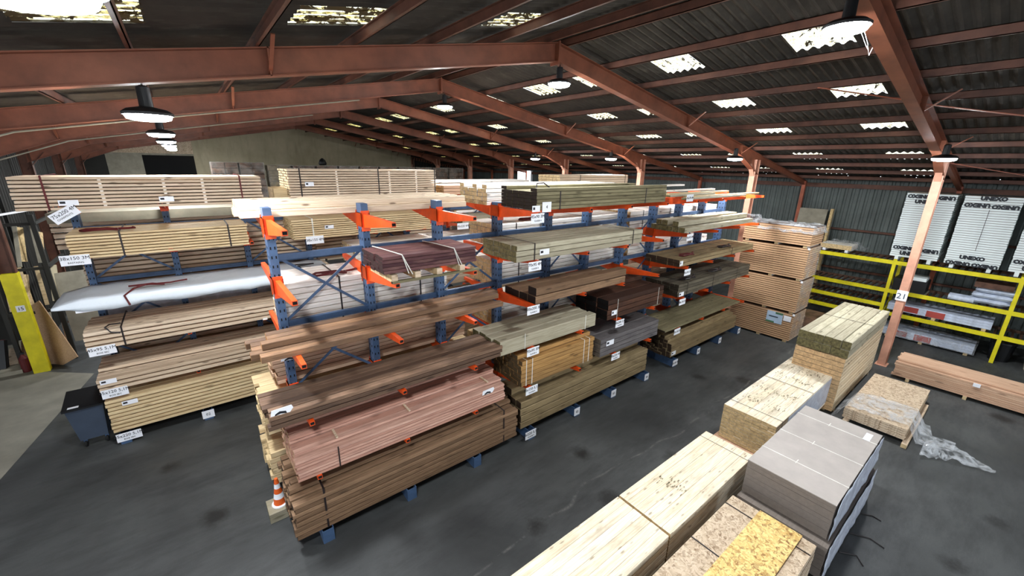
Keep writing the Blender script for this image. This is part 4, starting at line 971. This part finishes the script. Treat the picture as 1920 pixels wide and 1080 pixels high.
# ------------------------------------------------------------------ high bay lamps
def lamp(x, y, z, top, label, R=.25):
    t = thing('high_bay_lamp', (x, y, z), label, 'lamp', 'round high bay lamps')
    MB().lathe((x, y, z), [(R, 0), (R+.005, .03), (R*.8, .07), (.07, .1), (.065, .32), (.03, .34)], 28).obj('housing', M['black'], parent=t, smooth=False)
    MB().lathe((x, y, z-.012), [(R*.25, -.055), (R*.6, -.048), (R*.85, -.03), (R*.93, .011)], 28).obj('lens', M['lens'], parent=t)
    MB().tube([(x, y, z+.33), (x, y, top)], .012, 6).obj('hanger', M['strap'], parent=t)
for y, nm in zip(YFR[1:8], ('nearest the viewer', 'under the second roof beam', 'under the third roof beam', 'under the fourth roof beam', 'under the fifth roof beam', 'under the sixth roof beam', 'under the seventh roof beam')):
    nm = nm.replace('nearest the viewer', 'under the first roof beam')
    lamp(-.2 - (.13 if y < 3 else 0), y, 6.6, ztop(-.2)-.36, 'round high bay lamp %s on the side of the yellow column' % nm)
    if y < 14: lamp(6.75, y, 7.78, ztop(6.75)-.3, 'round high bay lamp at the roof ridge %s' % nm)
    if y < 19: lamp(14.9, y-(.25 if y < 10 else 0), 6.42, ztop(14.9)-.36, 'round high bay lamp over the far aisle %s' % nm)
# wires hanging from the ridge lamp
tag(MB().tube([(7.0, 1.9, 7.75), (7.1, 1.85, 7.62), (7.05, 1.8, 7.55)], .002, 4).tube([(6.9, 1.85, 7.75), (6.98, 1.8, 7.6), (7.12, 1.8, 7.5), (7.2, 1.8, 7.6)], .002, 4).obj('hanging_wire', M['white_strap']), 'tangled thin wire hanging under the ridge lamp over the near row', 'wire')
for y, nm in ((YFR[3], 'third'), (YFR[4], 'fourth')):
    tag(MB().tube([(RIDGE-2.5, y-.1, ztop(4.1)-.40), (.5, y-.1, ztop(.5)-.40), (-2.3, y-.1, ztop(-2.3)-.42), (-3.9, y-.1, ztop(-3.9)-.75)], .018, 6).obj('electrical_conduit', M['white_panel']), 'thin grey conduit clipped under the %s roof beam' % nm, 'conduit')

# ------------------------------------------------------------------ far end of the hall
def pallet_tower(x, y, n, mat, top, w_=1.15, label=''):
    t = thing('sack_pallet_tower', (x, y, 0), label, 'pallet load', 'film wrapped pallet towers at the far end')
    h = top/n
    for k in range(n):
        mb = MB()
        rows = 6
        for rr in range(rows):
            for q in range(2):
                j = random.uniform(-.02, .02)
                z0 = k*h+.12+rr*(h-.14)/rows
                mb.cbox(x-w_/2+q*w_/2+j, x-w_/2+(q+1)*w_/2-.01+j, y, y+1.1, z0, z0+(h-.14)/rows*.97, .03)
        mb.obj('load', M[mat], parent=t)
        MB().box(x-w_/2, x+w_/2, y, y+1.1, k*h, k*h+.1).obj('pallet', M['pine'], parent=t)
        MB().box(x-w_/2-.03, x+w_/2+.03, y-.03, y+1.13, k*h+.1, (k+1)*h).obj('stretch_film', M['film_thin'], parent=t)
xs = [(1.9, 5.98, 'brown_wrap'), (3.15, 5.98, 'brown_wrap'), (4.5, 5.86, 'tan_wrap'), (5.8, 5.84, 'brown_wrap')] + [(7.1+1.3*i, 5.86-.01*i, 'brown_wrap') for i in range(8)]
for i, (x, top, mt) in enumerate(xs):
    pallet_tower(x, 27.5, 3, mt, top, label='film wrapped tower of %s sacks on pallets near the plastered gable%s' % ('tan' if mt == 'tan_wrap' else 'brown', '' if mt == 'tan_wrap' else ', level with its neighbours'))
t = tag(MB().lathe((7.0, 28.0, 5.86), [(.2, 0), (.24, .12), (.16, .32), (.04, .42)], 14).obj('dark_shape', M['black'], smooth=True), 'dark pointed object standing on top of the wrapped sack towers', 'unidentified')  # dark thing of unknown kind, modelled as a plain pointed shape
tag(MB().cbox(1.7, 2.0, 11.6, 12.4, 5.1, 5.45, .02).obj('timber_block', M['yellow_pine']), 'yellow sawn block at the end of the tall banded pine pack', 'timber block')

# ------------------------------------------------------------------ clutter beyond the yellow column
t = thing('vertical_storage_rack', (-4.9, 18.6, 0), 'grey vertical storage rack full of standing offcuts behind the yellow column', 'rack')
for (x, y) in ((-4.7, 17.7), (-4.7, 20.0), (-3.6, 17.7), (-3.6, 20.0)): MB().box(x-.05, x+.05, y-.05, y+.05, 0, 4.5).obj('post', M['wall_dark'], parent=t)
for z in (1.6, 2.9, 4.2): MB().box(-4.75, -3.55, 17.68, 17.76, z, z+.08).box(-3.65, -3.57, 17.7, 20, z, z+.08).obj('rail', M['wall_dark'], parent=t)
for i in range(9):
    x = -4.62+.11*i; h = random.uniform(1.2, 2.6); z0 = (1.68, 2.98, .05)[i % 3]
    o = MB().bar((x, 18.0+.15*(i % 4), z0), (x+random.uniform(-.1, .1), 18.5, z0+min(h, 1.2)), .09, .03).obj('offcut', M[('yellow_pine', 'white_panel', 'brown_tan')[i % 3]])
    tag(o, 'narrow standing offcut in the grey rack behind the yellow column', 'offcut', 'offcuts in the vertical rack')
for i, (x, y, z0, h, w_, c) in enumerate(((-4.1, 18.2, .1, 1.4, .5, 'white_panel'), (-3.75, 18.4, 1.75, 1.1, .35, 'gable'), (-4.35, 18.3, 1.75, .9, .25, 'pine'), (-4.2, 18.5, 3.05, 1.0, .3, 'yellow_pine'), (-3.85, 18.7, 3.05, .8, .22, 'white_pine'))):
    tag(MB().bar((x, y, z0), (x+.08, y+.25, z0+h), .03, w_).obj('panel_offcut', M[c]), ('grey white', 'beige', 'pale brown', 'yellowish', 'near white')[i] + ' panel offcut standing in the storage rack behind the yellow column', 'offcut')
tag(MB().bar((-3.75, 17.2, .05), (-4.3, 17.9, 1.75), 1.2, .02, up=(1, 1, 0)).obj('leaning_sheet', M['chip_edge']), 'brown hardboard sheet leaning behind the yellow column', 'sheet')
tag(MB().bar((-3.15, 18.2, .4), (-3.25, 18.6, 2.6), .9, .03, up=(0, 1, .2)).obj('grey_sheet', M['white_panel']), 'grey white panel leaning upright between the rack and the pine packs', 'panel')
tag(MB().bar((-4.3, 16.6, 4.55), (-3.35, 17.6, 4.68), .06, .05).obj('lamp_strip', M['paper']), 'white unlit lamp strip over the storage rack behind the yellow column', 'rail')  # white bar for a lamp strip, modelled without any glow
for i, c in enumerate(('white_panel', 'brown_tan', 'dark_red', 'black', 'pine', 'white_panel', 'brown_tan')):
    x = -5.6+.17*i; yy = 17.6+.25*(i % 3)
    tag(MB().bar((x, yy, .02), (x+.08, yy+.3, .5+.13*(i % 4)), .22, .14).obj('scrap_piece', M[c]), ('pale', 'brown', 'dark red', 'black', 'pine', 'off white', 'dull brown')[i] + ' scrap piece in the heap at the foot of the yellow column', 'scrap')
t = thing('fire_extinguisher', (-4.55, 17.3, 0), 'dark red extinguisher on the floor at the foot of the yellow column', 'fire extinguisher')
MB().lathe((-4.55, 17.3, 0), [(.09, 0), (.1, .04), (.1, .42), (.05, .5), (.03, .55)], 16).obj('cylinder_body', M['dark_red'], parent=t)
MB().box(-4.6, -4.5, 17.27, 17.33, .55, .6).obj('valve_lever', M['black'], parent=t)
tag(MB().box(-5.1, -4.62, 17.2, 17.8, .0, .12).obj('pallet_board', M['white_panel']), 'off white pallet board on the floor beside the dark red extinguisher', 'pallet')
struct(MB().prism([(-10, 9), (-4.2, 9), (-3.0, 16.0), (-4.2, 17.0), (-5, 20.2), (-10, 20.2)], .001, .004, 0, 'z').obj('floor_apron', M['apron']))
